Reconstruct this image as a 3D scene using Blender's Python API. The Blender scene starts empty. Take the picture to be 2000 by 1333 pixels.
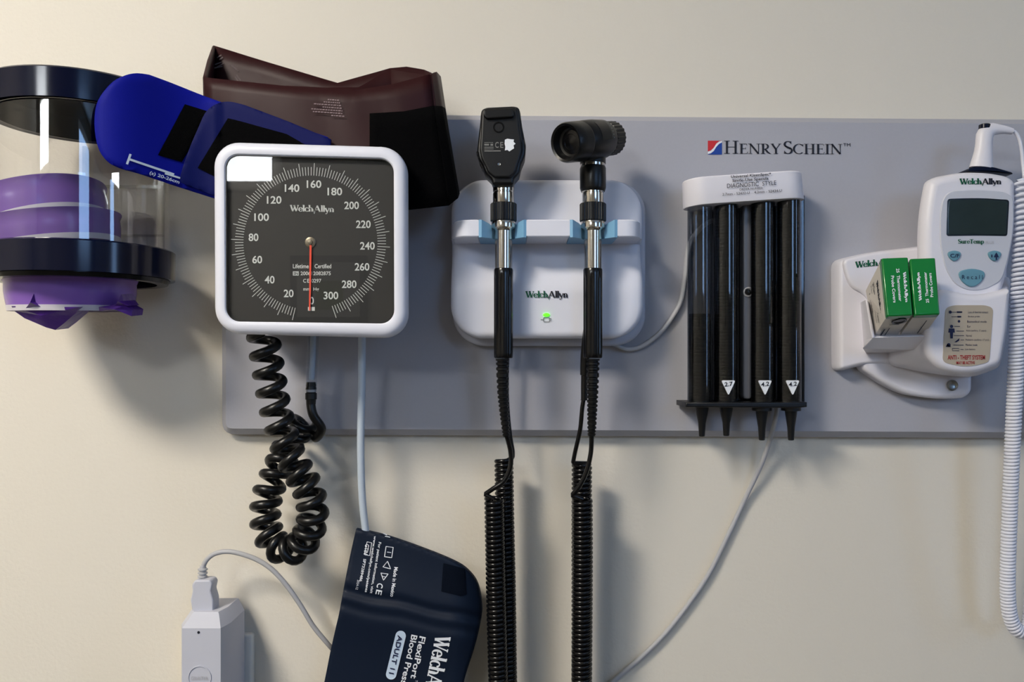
import bpy, math, random
from mathutils import Vector, Matrix, noise
random.seed(7)
scene = bpy.context.scene
COL = scene.collection
PI = math.pi
# ------------------------------------------------------------------ camera
D, S, EY = 0.80, 0.0005, 700.0        # camera distance to the wall, metres per pixel on the wall, eye row
cam_d = bpy.data.cameras.new('camera'); cam = bpy.data.objects.new('camera', cam_d); COL.objects.link(cam)
cam.location = (0, -D, 0); cam.rotation_euler = (PI/2, 0, 0)
cam_d.sensor_width = 36; cam_d.lens = 36*D/(2000*S); cam_d.shift_y = (EY-666.5)/2000; cam_d.clip_start = .01
scene.camera = cam
# ------------------------------------------------------------------ world, view
w = bpy.data.worlds.new('world'); scene.world = w; w.use_nodes = True
w.node_tree.nodes['Background'].inputs[0].default_value = (.75, .80, .9, 1)
w.node_tree.nodes['Background'].inputs[1].default_value = .02
vs = scene.view_settings
vs.view_transform = 'Standard'; vs.look = 'None'; vs.gamma = 1; vs.use_curve_mapping = False
vs.exposure = 0.88
LAMP = 41.0          # ceiling panel
WIN_A = 13.0          # bright pane seen in the gauge glass
WIN_B = 3.2          # blue daylight windows on the right
WIN_C = 3.5

# ------------------------------------------------------------------ helpers
def lin(c):
    return tuple((v/255/12.92 if v/255 <= .04045 else ((v/255+.055)/1.055)**2.4) for v in c)
def P(px, py, d):
    k = S*(D-d)/D
    return Vector(((px-1000)*k, -d, (EY-py)*k))
class MB:
    def __init__(s): s.v = []; s.f = []
    def add(s, vs_, fs):
        b = len(s.v); s.v += [tuple(p) for p in vs_]; s.f += [tuple(i+b for i in f) for f in fs]; return s
    def loft(s, rings, cap0=True, cap1=True, closed=True):
        n = len(rings[0]); vs_ = [p for r in rings for p in r]; fs = []
        for i in range(len(rings)-1):
            for j in range(n if closed else n-1):
                k = (j+1) % n
                fs.append((i*n+j, i*n+k, (i+1)*n+k, (i+1)*n+j))
        if cap0: fs.append(tuple(reversed(range(n))))
        if cap1: fs.append(tuple((len(rings)-1)*n+j for j in range(n)))
        return s.add(vs_, fs)
    def lathe(s, o, axis, prof, n=32, cap0=True, cap1=True, sx=1.0):
        o = Vector(o); a = Vector(axis).normalized()
        t = Vector((1, 0, 0)) if abs(a.x) < .9 else Vector((0, 1, 0))
        u = (t - a*t.dot(a)).normalized(); v = a.cross(u)
        rings = []
        for (h, r) in prof:
            r = max(r, 1e-5)
            rings.append([o+a*h+u*(r*sx*math.cos(2*PI*i/n))+v*(r*math.sin(2*PI*i/n)) for i in range(n)])
        return s.loft(rings, cap0, cap1)
    def tube(s, path, r, n=10, caps=True):
        path = [Vector(p) for p in path]; m = len(path)
        T = []
        for i in range(m):
            t = path[min(i+1, m-1)]-path[max(i-1, 0)]
            T.append(t.normalized() if t.length > 1e-9 else Vector((0, 0, 1)))
        ref = Vector((0, 1, 0)) if abs(T[0].y) < .9 else Vector((1, 0, 0))
        N = (ref-T[0]*ref.dot(T[0])).normalized(); rings = []
        for i in range(m):
            N = (N-T[i]*N.dot(T[i])); N = N.normalized() if N.length > 1e-6 else T[i].orthogonal().normalized()
            B = T[i].cross(N); rr = r[i] if isinstance(r, (list, tuple)) else r
            rings.append([path[i]+N*(rr*math.cos(2*PI*j/n))+B*(rr*math.sin(2*PI*j/n)) for j in range(n)])
        return s.loft(rings, caps, caps)
    def box(s, lo, hi, b=0.0):
        x0, y0, z0 = lo; x1, y1, z1 = hi
        if b <= 0:
            return s.add([(x0,y0,z0),(x1,y0,z0),(x1,y1,z0),(x0,y1,z0),(x0,y0,z1),(x1,y0,z1),(x1,y1,z1),(x0,y1,z1)],
                         [(0,3,2,1),(4,5,6,7),(0,1,5,4),(1,2,6,5),(2,3,7,6),(3,0,4,7)])
        ol = rrect(x0, z0, x1, z1, b*1.5, 4)
        return s.extrude(ol, -y0, -y1, b, True)
    def extrude(s, ol, df, db, b=0.0, back_bevel=False, seg=3):
        """ol: world (x,z) outline; from depth db (near the wall) to df (front), front edge rounded by b"""
        rings = []
        if back_bevel and b > 0:
            for i in range(seg+1):
                a = PI/2*i/seg
                rings.append([Vector((x, -(db+b*(1-math.sin(a))), z)) for x, z in inset(ol, b*(1-math.cos(PI/2-a)) if False else b*(1-math.sin(PI/2*i/seg)))])
            rings = []
            for i in range(seg+1):
                a = PI/2*i/seg
                rings.append([Vector((x, -(db+b*(1-math.cos(a))), z)) for x, z in inset(ol, b*(1-math.sin(a)))])
        else:
            rings.append([Vector((x, -db, z)) for x, z in ol])
        if b > 0:
            for i in range(seg+1):
                a = PI/2*i/seg
                rings.append([Vector((x, -(df-b*(1-math.sin(a))), z)) for x, z in inset(ol, b*(1-math.cos(a)))])
            rings.append([Vector((x, -df, z)) for x, z in inset(ol, b*1.0+.0003)])
        else:
            rings.append([Vector((x, -df, z)) for x, z in ol])
        return s.loft(rings)
    def obj(s, name, mat, parent=None, smooth=35, origin=None):
        me = bpy.data.meshes.new(name)
        pl = Vector(parent['_o']) if parent is not None else Vector((0, 0, 0))
        if parent is None:
            if origin is None:
                xs = [p[0] for p in s.v]; ys = [p[1] for p in s.v]; zs = [p[2] for p in s.v]
                origin = ((min(xs)+max(xs))/2, max(ys), min(zs))
            pl = Vector(origin)
        me.from_pydata([tuple(Vector(p)-pl) for p in s.v], [], s.f)
        me.materials.append(mat); me.validate()
        bm_fix(me)
        if smooth:
            me.polygons.foreach_set('use_smooth', [True]*len(me.polygons))
            me.set_sharp_from_angle(angle=math.radians(smooth))
        o = bpy.data.objects.new(name, me); COL.objects.link(o)
        if parent is not None: o.parent = parent
        else: o.location = pl
        o['_o'] = tuple(pl)
        return o
import bmesh
def bm_fix(me):
    bm = bmesh.new(); bm.from_mesh(me)
    bmesh.ops.recalc_face_normals(bm, faces=bm.faces); bm.to_mesh(me); bm.free()
def inset(ol, d):
    if d == 0: return ol
    n = len(ol); area = sum(ol[i][0]*ol[(i+1) % n][1]-ol[(i+1) % n][0]*ol[i][1] for i in range(n))
    sg = 1 if area > 0 else -1; out = []
    for i in range(n):
        a, b, c = ol[i-1], ol[i], ol[(i+1) % n]
        e1 = Vector((b[0]-a[0], b[1]-a[1])); e2 = Vector((c[0]-b[0], c[1]-b[1]))
        if e1.length < 1e-9 or e2.length < 1e-9: out.append(b); continue
        e1.normalize(); e2.normalize()
        n1 = Vector((-e1.y, e1.x))*sg; n2 = Vector((-e2.y, e2.x))*sg
        m = n1+n2
        if m.length < 1e-6: out.append(b); continue
        m.normalize(); k = d/max(.5, m.dot(n1))
        out.append((b[0]+m.x*k, b[1]+m.y*k))
    for _ in range(12):                       # collapse edges that turned inside out
        bad = False
        for i in range(n):
            j = (i+1) % n
            if (out[j][0]-out[i][0])*(ol[j][0]-ol[i][0])+(out[j][1]-out[i][1])*(ol[j][1]-ol[i][1]) < -1e-12:
                mx_ = ((out[i][0]+out[j][0])/2, (out[i][1]+out[j][1])/2); out[i] = mx_; out[j] = mx_; bad = True
        if not bad: break
    return out
def round_poly(pts, r, seg=5):
    """pts list of (x,y) or (x,y,radius)"""
    n = len(pts); out = []
    for i in range(n):
        p0 = Vector(pts[i-1][:2]); p = Vector(pts[i][:2]); p1 = Vector(pts[(i+1) % n][:2])
        rr = pts[i][2] if len(pts[i]) > 2 else r
        a = p0-p; b = p1-p
        if rr <= 0: out.append((p.x, p.y)); continue
        t = min(rr, a.length*.49, b.length*.49)
        A = p+a.normalized()*t; B = p+b.normalized()*t
        for k in range(seg+1):
            u = k/seg; q = A*(1-u)**2+p*2*u*(1-u)+B*u*u
            # pull towards a circular arc
            q = q.lerp(p, .0)
            out.append((q.x, q.y))
    return out
def rrect(x0, y0, x1, y1, r, seg=6):
    out = []
    for cx, cy, a0 in ((x1-r, y1-r, 0), (x0+r, y1-r, 90), (x0+r, y0+r, 180), (x1-r, y0+r, 270)):
        for k in range(seg+1):
            a = math.radians(a0+90*k/seg); out.append((cx+r*math.cos(a), cy+r*math.sin(a)))
    return out
def rquad(q, r, seg=8):
    """rounded quad with circular corners in pixel space: map from the unit square bilinearly"""
    (ax, ay), (bx, by), (cx, cy), (dx, dy) = q      # TL TR BR BL
    W = ((bx-ax)+(cx-dx))/2; H = ((dy-ay)+(cy-by))/2; out = []
    for x, y in rrect(0, 0, W, H, r, seg):
        u, v = x/W, y/H
        out.append(((ax*(1-u)+bx*u)*(1-v)+(dx*(1-u)+cx*u)*v, (ay*(1-u)+by*u)*(1-v)+(dy*(1-u)+cy*u)*v))
    return out
def smooth_path(pts, n=8, closed=False):
    """Catmull-Rom through points of any dimension"""
    pts = [Vector(p) for p in pts]; m = len(pts); out = []
    rng = range(m) if closed else range(m-1)
    for i in rng:
        if closed: p0, p1, p2, p3 = pts[i-1], pts[i], pts[(i+1) % m], pts[(i+2) % m]
        else: p0, p1, p2, p3 = pts[max(i-1, 0)], pts[i], pts[i+1], pts[min(i+2, m-1)]
        for k in range(n):
            t = k/n
            out.append(.5*((2*p1)+(-p0+p2)*t+(2*p0-5*p1+4*p2-p3)*t*t+(-p0+3*p1-3*p2+p3)*t**3))
    if not closed: out.append(pts[-1])
    return out
def W2(pts, d):
    return [(P(p[0], p[1], d).x, P(p[0], p[1], d).z) for p in pts]
def PP(pts):            # list of (px,py,d) to world
    return [P(*p) for p in pts]
def helix(path, R, pitch, per=14, phase=0.0, taper=0, pitch_fn=None, ref=(0, 1, 0)):
    path = [Vector(p) for p in path]
    L = [0]
    for i in range(1, len(path)): L.append(L[-1]+(path[i]-path[i-1]).length)
    tot = L[-1]; out = []; s = 0; th = phase; i = 0
    T = (path[1]-path[0]).normalized(); r0 = Vector(ref); N = (r0-T*r0.dot(T)).normalized()
    while s < tot:
        while i < len(L)-2 and L[i+1] < s: i += 1
        u = (s-L[i])/max(1e-9, L[i+1]-L[i]); p = path[i].lerp(path[i+1], u)
        a = (path[i+1]-path[max(i-1, 0)]).normalized(); b = (path[min(i+2, len(path)-1)]-path[i]).normalized()
        T = a.lerp(b, u).normalized()
        N = (N-T*N.dot(T)).normalized(); B = T.cross(N)
        RR = R
        if taper: RR = R*min(1, s/taper+.15, (tot-s)/taper+.15)
        out.append(p+N*(RR*math.cos(th))+B*(RR*math.sin(th)))
        pt = pitch_fn(s/tot) if pitch_fn else pitch
        s += pt/per; th += 2*PI/per
    return out

# ------------------------------------------------------------------ materials
def mat(name, col, rough=.5, metal=0.0, spec=.5, bump=0, bscale=200, var=0, vscale=30, coat=0, emit=None, estr=0, trans=0, ior=1.45, sheen=0, bdist=.001):
    m = bpy.data.materials.new(name); m.use_nodes = True; nt = m.node_tree; b = nt.nodes['Principled BSDF']
    c = lin(col)
    b.inputs['Base Color'].default_value = (*c, 1); b.inputs['Roughness'].default_value = rough
    b.inputs['Metallic'].default_value = metal; b.inputs['Specular IOR Level'].default_value = spec
    b.inputs['Coat Weight'].default_value = coat; b.inputs['Coat Roughness'].default_value = .05
    b.inputs['Transmission Weight'].default_value = trans; b.inputs['IOR'].default_value = ior
    b.inputs['Sheen Weight'].default_value = sheen
    if emit: b.inputs['Emission Color'].default_value = (*lin(emit), 1); b.inputs['Emission Strength'].default_value = estr
    tc = nt.nodes.new('ShaderNodeTexCoord')
    nz = nt.nodes.new('ShaderNodeTexNoise'); nz.inputs['Scale'].default_value = vscale; nz.inputs['Detail'].default_value = 4
    nt.links.new(tc.outputs['Object'], nz.inputs['Vector'])
    mx = nt.nodes.new('ShaderNodeMix'); mx.data_type = 'RGBA'
    v = max(var, .02)
    mx.inputs[6].default_value = (*[x*(1-v) for x in c], 1); mx.inputs[7].default_value = (*[min(1, x*(1+v)) for x in c], 1)
    nt.links.new(nz.outputs['Fac'], mx.inputs[0]); nt.links.new(mx.outputs[2], b.inputs['Base Color'])
    if bump:
        n2 = nt.nodes.new('ShaderNodeTexNoise'); n2.inputs['Scale'].default_value = bscale; n2.inputs['Detail'].default_value = 3
        nt.links.new(tc.outputs['Object'], n2.inputs['Vector'])
        bp = nt.nodes.new('ShaderNodeBump'); bp.inputs['Strength'].default_value = bump; bp.inputs['Distance'].default_value = bdist
        nt.links.new(n2.outputs['Fac'], bp.inputs['Height']); nt.links.new(bp.outputs[0], b.inputs['Normal'])
    return m
def clear_mat(name, tint, gloss=1.0, rough=.02, ior=1.5):
    """thin clear plastic or glass: see-through with a fresnel reflection"""
    m = bpy.data.materials.new(name); m.use_nodes = True; nt = m.node_tree; nt.nodes.clear()
    out = nt.nodes.new('ShaderNodeOutputMaterial'); mix = nt.nodes.new('ShaderNodeMixShader')
    tr = nt.nodes.new('ShaderNodeBsdfTransparent'); tr.inputs[0].default_value = (*tint, 1)
    gl = nt.nodes.new('ShaderNodeBsdfGlossy'); gl.inputs['Roughness'].default_value = rough; gl.inputs[0].default_value = (gloss, gloss, gloss, 1)
    f0 = ((ior-1)/(ior+1))**2
    lw = nt.nodes.new('ShaderNodeLayerWeight'); lw.inputs[0].default_value = .5
    pw = nt.nodes.new('ShaderNodeMath'); pw.operation = 'POWER'; pw.inputs[1].default_value = 5
    ma = nt.nodes.new('ShaderNodeMath'); ma.operation = 'MULTIPLY_ADD'; ma.inputs[1].default_value = 1-f0; ma.inputs[2].default_value = f0
    nt.links.new(lw.outputs['Facing'], pw.inputs[0]); nt.links.new(pw.outputs[0], ma.inputs[0]); nt.links.new(ma.outputs[0], mix.inputs[0]); nt.links.new(tr.outputs[0], mix.inputs[1]); nt.links.new(gl.outputs[0], mix.inputs[2])
    nt.links.new(mix.outputs[0], out.inputs[0]); return m
M = {
 'wall': mat('wall_paint', (221, 215, 203), .55, bump=.35, bscale=260, var=.03, vscale=3, bdist=.0012, spec=.3),
 'room': mat('room_paint', (158, 154, 146), .8),
 'ceil': mat('ceiling_paint', (225, 224, 220), .9),
 'floor': mat('floor_vinyl', (84, 82, 78), .4, var=.1),
 'board': mat('board_laminate', (170, 170, 178), .42, bump=.05, bscale=900, var=.03, vscale=400, spec=.4),
 'white': mat('white_plastic', (222, 224, 236), .35, bump=.02, bscale=900),
 'white2': mat('holder_plastic', (224, 222, 230), .38, bump=.02, bscale=900),
 'grey': mat('light_grey_plastic', (188, 190, 202), .45, bump=.03, bscale=1200),
 'panel': mat('thermometer_panel', (196, 198, 208), .45),
 'cream': mat('outlet_plastic', (226, 224, 218), .35),
 'bluecup': mat('pale_blue_plastic', (120, 170, 206), .35),
 'black': mat('black_plastic', (8, 8, 10), .38, bump=.04, bscale=900),
 'blackg': mat('glossy_black_plastic', (9, 9, 11), .2),
 'rubber': mat('black_rubber', (10, 10, 11), .33, bump=.03, bscale=500),
 'chrome': mat('chrome', (205, 200, 192), .12, metal=1),
 'steel': mat('screw_steel', (150, 150, 146), .3, metal=1, bump=.1, bscale=400),
 'bronze': mat('brass_hub', (120, 112, 96), .35, metal=.8),
 'dial': mat('dial_black', (26, 26, 26), .6),
 'ink': mat('pale_print', (205, 208, 205), .6),
 'inkw': mat('white_print', (232, 236, 242), .6),
 'inkb': mat('dark_print', (18, 20, 34), .6),
 'inkg': mat('green_print', (8, 92, 62), .6),
 'inkn': mat('navy_print', (18, 26, 66), .6),
 'inkr': mat('red_print', (160, 34, 40), .6),
 'needle': mat('needle_red', (238, 74, 44), .5),
 'logored': mat('logo_red', (196, 38, 44), .5),
 'logoblue': mat('logo_blue', (20, 62, 150), .5),
 'navy': mat('navy_plastic', (3, 8, 34), .14, coat=.0, spec=.5),
 'smoke': mat('smoked_plastic', (8, 8, 9), .22),
 'bluecloth': mat('blue_nylon', (1, 12, 132), .62, bump=.12, bscale=1400, sheen=.0, spec=.15, var=.06, vscale=14),
 'bluecloth2': mat('blue_nylon_darker', (1, 10, 76), .62, bump=.12, bscale=1400, spec=.15),  # same nylon in a darker blue, used on the cuff's second fold
 'velcro': mat('black_hook_tape', (2, 2, 3), .95, bump=.6, bscale=1500, spec=.1),
 'maroon': mat('maroon_nylon', (42, 9, 13), .5, bump=.25, bscale=90, spec=.3, var=.1, vscale=20),
 'navycloth': mat('navy_nylon', (8, 22, 42), .55, bump=.18, bscale=120, spec=.3, var=.08, vscale=30),
 'navydark': mat('dark_hook_tape', (6, 13, 26), .9, bump=.4, bscale=1500, spec=.1),
 'tube': mat('grey_blue_tubing', (190, 202, 216), .35),
 'cord': mat('grey_cord', (176, 176, 180), .45),
 'purple': mat('purple_collar_plastic', (128, 92, 176), .22, bump=.05, bscale=60),
 'film': mat('purple_film', (74, 34, 130), .3, bump=.5, bscale=70, bdist=.002),
 'whitering': mat('white_band', (205, 200, 208), .4),
 'clear': clear_mat('clear_acrylic', (.93, .935, .94), 1.0, .02, 1.85),
 'clearedge': clear_mat('acrylic_edge', (.86, .86, .83), 1.0, .1, 1.5),
 'glass': clear_mat('gauge_glass', (.96, .96, .96), 1.0, .015, 1.52),
 'smokeclear': clear_mat('smoked_acrylic', (.62, .64, .67), 1.0, .03, 1.6),
 'smokedark': clear_mat('smoked_back', (.22, .23, .25), 1.0, .05, 1.5),
 'cleartube': clear_mat('clear_tubing', (.80, .83, .87), 1.0, .15, 1.45),
 'greenbox': mat('green_carton', (8, 120, 46), .22, coat=.4),
 'whitebox': mat('white_carton', (214, 208, 200), .5, var=.05),
 'lcd': mat('lcd_screen', (38, 50, 50), .12, var=.2, vscale=60),
 'button': mat('teal_button', (98, 146, 164), .4),
 'label': mat('beige_label', (176, 164, 146), .3),
 'spec': mat('black_speculum', (3, 3, 4), .5, spec=.25, bump=.0),
 'led': mat('green_led', (70, 230, 30), .4, emit=(80, 255, 30), estr=1.2),
 'lamp': mat('lamp_diffuser', (255, 255, 255), .5, emit=(255, 246, 231), estr=LAMP),
 'winA': mat('bright_pane', (255, 255, 255), .5, emit=(244, 250, 255), estr=WIN_A),
 'winB': mat('daylight_pane', (255, 255, 255), .5, emit=(150, 196, 255), estr=WIN_B),
 'winC': mat('daylight_pane_side', (255, 255, 255), .5, emit=(150, 196, 255), estr=WIN_C),
 'greenpic': mat('green_print_picture', (96, 112, 40), .5, var=.3, vscale=8),
 'frame': mat('dark_frame', (30, 30, 30), .5),
 'mount': mat('picture_mount', (150, 150, 150), .7),
}
def thing(name, label, cat, loc, group=None):
    o = bpy.data.objects.new(name, None); COL.objects.link(o); o.location = loc; o.empty_display_size = .02
    o['label'] = label; o['category'] = cat; o['_o'] = tuple(loc)
    if group: o['group'] = group
    return o
def tag(o, label, cat, group=None):
    o['label'] = label; o['category'] = cat
    if group: o['group'] = group
    return o
def struct(o): o['kind'] = 'structure'; return o

# ------------------------------------------------------------------ print: sans text and a drawn serif
_tc = {}
def text_mesh(s, bold=False):
    key = (s, bold)
    if key in _tc: return _tc[key]
    cu = bpy.data.curves.new('tmp', 'FONT'); cu.body = s; cu.resolution_u = 3; cu.size = 1; cu.fill_mode = 'FRONT'
    if bold: cu.offset = .018
    ob = bpy.data.objects.new('tmp', cu); COL.objects.link(ob)
    dg = bpy.context.evaluated_depsgraph_get(); dg.update()
    me = bpy.data.meshes.new_from_object(ob.evaluated_get(dg))
    v = [(p.co.x, p.co.y) for p in me.vertices]; f = [tuple(p.vertices) for p in me.polygons]
    bpy.data.objects.remove(ob); bpy.data.curves.remove(cu); bpy.data.meshes.remove(me)
    _tc[key] = (v, f); return v, f
def fit(mb, vf, quad, dfn, keep=None):
    """map flat shapes onto the pixel quad TL,TR,BR,BL lying on the surface of depth dfn(px,py)"""
    v, f = vf
    xs = [p[0] for p in v]; ys = [p[1] for p in v]
    x0, x1, y0, y1 = (min(xs), max(xs), min(ys), max(ys)) if keep is None else keep
    (ax, ay), (bx, by), (cx, cy), (dx, dy) = quad; out = []
    for (x, y) in v:
        u = (x-x0)/(x1-x0 or 1); t = 1-(y-y0)/(y1-y0 or 1)
        px = (ax*(1-u)+bx*u)*(1-t)+(dx*(1-u)+cx*u)*t; py = (ay*(1-u)+by*u)*(1-t)+(dy*(1-u)+cy*u)*t
        out.append(P(px, py, dfn(px, py) if callable(dfn) else dfn))
    return mb.add(out, f)
def sans(mb, s, quad, d, bold=False): return fit(mb, text_mesh(s, bold), quad, d)
def qr(x0, y0, x1, y1): return [(x0, y0), (x1, y0), (x1, y1), (x0, y1)]
def ql(x0, y0, x1, y1, h):
    """quad whose baseline runs from (x0,y0) to (x1,y1), letters h pixels tall"""
    a = Vector((x1-x0, y1-y0)).normalized(); up = Vector((a.y, -a.x))*h
    return [(x0+up.x, y0+up.y), (x1+up.x, y1+up.y), (x1, y1), (x0, y0)]
def stroke2(pts, ws):
    pts = [Vector(p) for p in pts]; n = len(pts); V = []; F = []
    if not isinstance(ws, (list, tuple)): ws = [ws]*n
    for i in range(n):
        t = (pts[min(i+1, n-1)]-pts[max(i-1, 0)]).normalized(); nn = Vector((-t.y, t.x))*ws[i]/2
        V += [tuple(pts[i]+nn), tuple(pts[i]-nn)]
    for i in range(n-1): F.append((2*i, 2*i+1, 2*i+3, 2*i+2))
    return V, F
def arc2(cx, cy, rx, ry, a0, a1, thick, thin, n=14):
    pts = []; ws = []
    for i in range(n+1):
        a = math.radians(a0+(a1-a0)*i/n); pts.append((cx+rx*math.cos(a), cy+ry*math.sin(a)))
        ws.append(thin+(thick-thin)*abs(math.cos(a))**1.3)
    return stroke2(pts, ws)
def ell2(cx, cy, r, n=16): return [(cx+r*math.cos(2*PI*i/n), cy+r*math.sin(2*PI*i/n)) for i in range(n)], [tuple(range(n))]
def merge(parts, dx=0, sc=1, dy=0):
    V = []; F = []
    for v, f in parts:
        b = len(V); V += [(x*sc+dx, y*sc+dy) for x, y in v]; F += [tuple(i+b for i in q) for q in f]
    return V, F
def glyph(c, K=.15, N=.05):
    st = lambda x, y0, y1, w=K: stroke2([(x, y0), (x, y1)], w)
    ser = lambda x, y, w=.34: stroke2([(x-w/2, y), (x+w/2, y)], N)
    hy = N/2
    if c == 'H': return [st(.18,0,1), st(.68,0,1), stroke2([(.18,.52),(.68,.52)],N)]+[ser(x,y) for x in (.18,.68) for y in (hy,1-hy)], .88
    if c == 'I': return [st(.18,0,1), ser(.18,hy), ser(.18,1-hy)], .37
    if c == 'E': return [st(.18,0,1), ser(.14,hy,.24), ser(.14,1-hy,.24), stroke2([(.18,hy),(.6,hy)],N), stroke2([(.18,1-hy),(.56,1-hy)],N), stroke2([(.18,.52),(.48,.52)],N), stroke2([(.59,0),(.64,.2)],N*.9), stroke2([(.55,1),(.58,.82)],N*.9), stroke2([(.48,.43),(.48,.61)],N*.9)], .68
    if c == 'N': return [st(.16,0,1,N*1.3), st(.76,0,1,N*1.3), stroke2([(.14,1),(.76,0)],K), ser(.16,hy,.3), ser(.08,1-hy,.2), ser(.76,1-hy,.3)], .92
    if c == 'R': return [st(.18,0,1), ser(.18,hy), ser(.14,1-hy,.24), stroke2([(.18,1-hy),(.36,1-hy)],N), stroke2([(.18,.48),(.36,.48)],N), arc2(.34,.735,.2,.235,90,-90,K,N), stroke2([(.32,.5),(.52,.16),(.72,hy)],[K,K,N]), ser(.7,hy,.16)], .76
    if c == 'Y': return [stroke2([(.08,1),(.36,.46)],K), stroke2([(.66,1),(.38,.46)],N*1.4), st(.37,0,.5), ser(.37,hy), ser(.1,1-hy,.26), ser(.65,1-hy,.24)], .72
    if c == 'S': return [arc2(.3,.745,.19,.225,40,255,K,N), arc2(.3,.265,.22,.24,75,-145,K,N), stroke2([(.15,.62),(.3,.5),(.46,.4)],[K*.9,K*1.1,K*.9]), stroke2([(.47,.98),(.46,.78)],N), stroke2([(.1,.02),(.11,.24)],N)], .58
    if c == 'C': return [arc2(.46,.5,.38,.475,48,312,K,N,22), stroke2([(.75,.98),(.74,.74)],N)], .82
    if c == 'W': return [stroke2([(.06,1),(.32,0)],K), stroke2([(.33,0),(.56,1)],N*1.3), stroke2([(.46,1),(.72,0)],K), stroke2([(.73,0),(.96,1)],N*1.3), ser(.1,1-hy,.3), ser(.5,1-hy,.26), ser(.93,1-hy,.22)], 1.0
    if c == 'A': return [stroke2([(.06,0),(.36,1)],N*1.3), stroke2([(.36,1),(.7,0)],K), stroke2([(.15,.32),(.58,.32)],N), ser(.06,hy,.22), ser(.7,hy,.28)], .82
    if c == 'T': return [st(.34,0,1), ser(.34,hy), stroke2([(.05,1-hy),(.63,1-hy)],N), stroke2([(.05,1),(.05,.78)],N), stroke2([(.63,1),(.63,.78)],N)], .68
    if c == 'e': return [arc2(.27,.33,.2,.31,0,330,K*.85,N), stroke2([(.08,.36),(.47,.36)],N)], .52
    if c == 'c': return [arc2(.27,.33,.2,.31,35,325,K*.85,N), ell2(.42,.52,.06,10)], .47
    if c == 'l': return [st(.14,0,1.04), ser(.14,hy,.27), ser(.09,1.02,.16)], .28
    if c == 'h': return [st(.14,0,1.04), ser(.14,hy,.25), ser(.09,1.02,.16), arc2(.3,.42,.15,.22,180,0,K*.8,N), st(.45,0,.44), ser(.45,hy,.25)], .6
    if c == 'n': return [st(.14,0,.64), ser(.14,hy,.25), ser(.09,.62,.16), arc2(.3,.42,.15,.22,180,0,K*.8,N), st(.45,0,.44), ser(.45,hy,.25)], .6
    if c == 'm': return [st(.14,0,.64), ser(.14,hy,.25), ser(.09,.62,.16), arc2(.28,.42,.13,.22,180,0,K*.8,N), st(.41,0,.44), ser(.41,hy,.22), arc2(.54,.42,.13,.22,180,0,K*.8,N), st(.67,0,.44), ser(.67,hy,.22)], .82
    if c == 'y': return [stroke2([(.06,.64),(.28,.02)],K), stroke2([(.5,.64),(.24,-.2),(.1,-.28)],[N*1.3,N*1.3,N*1.6]), ser(.08,.62,.24), ser(.48,.62,.2), ell2(.1,-.24,.06,10)], .54
    if c == 'u': return [st(.14,.18,.64), ser(.09,.62,.16), arc2(.3,.22,.15,.2,180,360,K*.8,N), st(.45,0,.64), ser(.41,.62,.16), ser(.5,hy,.14)], .6
    if c == 'r': return [st(.14,0,.64), ser(.14,hy,.27), ser(.09,.62,.16), arc2(.3,.42,.15,.2,180,60,K*.7,N), ell2(.38,.56,.06,10)], .46
    if c == 'p': return [st(.14,-.28,.64), ser(.14,-.26,.27), ser(.09,.62,.16), arc2(.32,.32,.19,.3,140,-140,K*.85,N)], .56
    return [], .3
def serif(s, K=.15, N=.05, space=.0):
    parts = []; x = 0
    for c in s:
        sc = 1
        g, adv = glyph(c, K, N); parts.append(merge(g, x)); x += adv+space
    return merge(parts)
def smallcaps(words, K=.12, N=.04, sm=.78):
    parts = []; x = 0
    for wd in words.split(' '):
        for i, c in enumerate(wd):
            sc = 1 if i == 0 else sm
            g, adv = glyph(c, K if i == 0 else K/sm*.95, N); parts.append(merge(g, x, sc)); x += adv*sc
        x += .12
    return merge(parts)
def maker_word(quad, d, mat_a, mat_b, parent, K=.19, N=.07):
    """the maker's wordmark: first word, tick, second word"""
    a = serif('Welch', K, N, -.03); g = max(p[0] for p in a[0])
    tick = stroke2([(g-.03, .4), (g+.12, -.3), (g+.3, .62)], [N, N*1.6, N])
    b = serif('Allyn', K, N, -.03); off = g+.1
    b = ([(x+off, y) for x, y in b[0]], b[1])
    allx = [p[0] for p in a[0]+b[0]]; keep = (min(allx), max(allx), 0, 1.04)
    m1 = MB(); fit(m1, merge([a, tick]), quad, d, keep)
    m2 = MB(); fit(m2, b, quad, d, keep)
    if mat_a is mat_b:
        m1.add(m2.v, m2.f); m1.obj('wordmark', mat_a, parent, 0)
    else:
        m1.obj('wordmark', mat_a, parent, 0); m2.obj('wordmark', mat_b, parent, 0)

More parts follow.
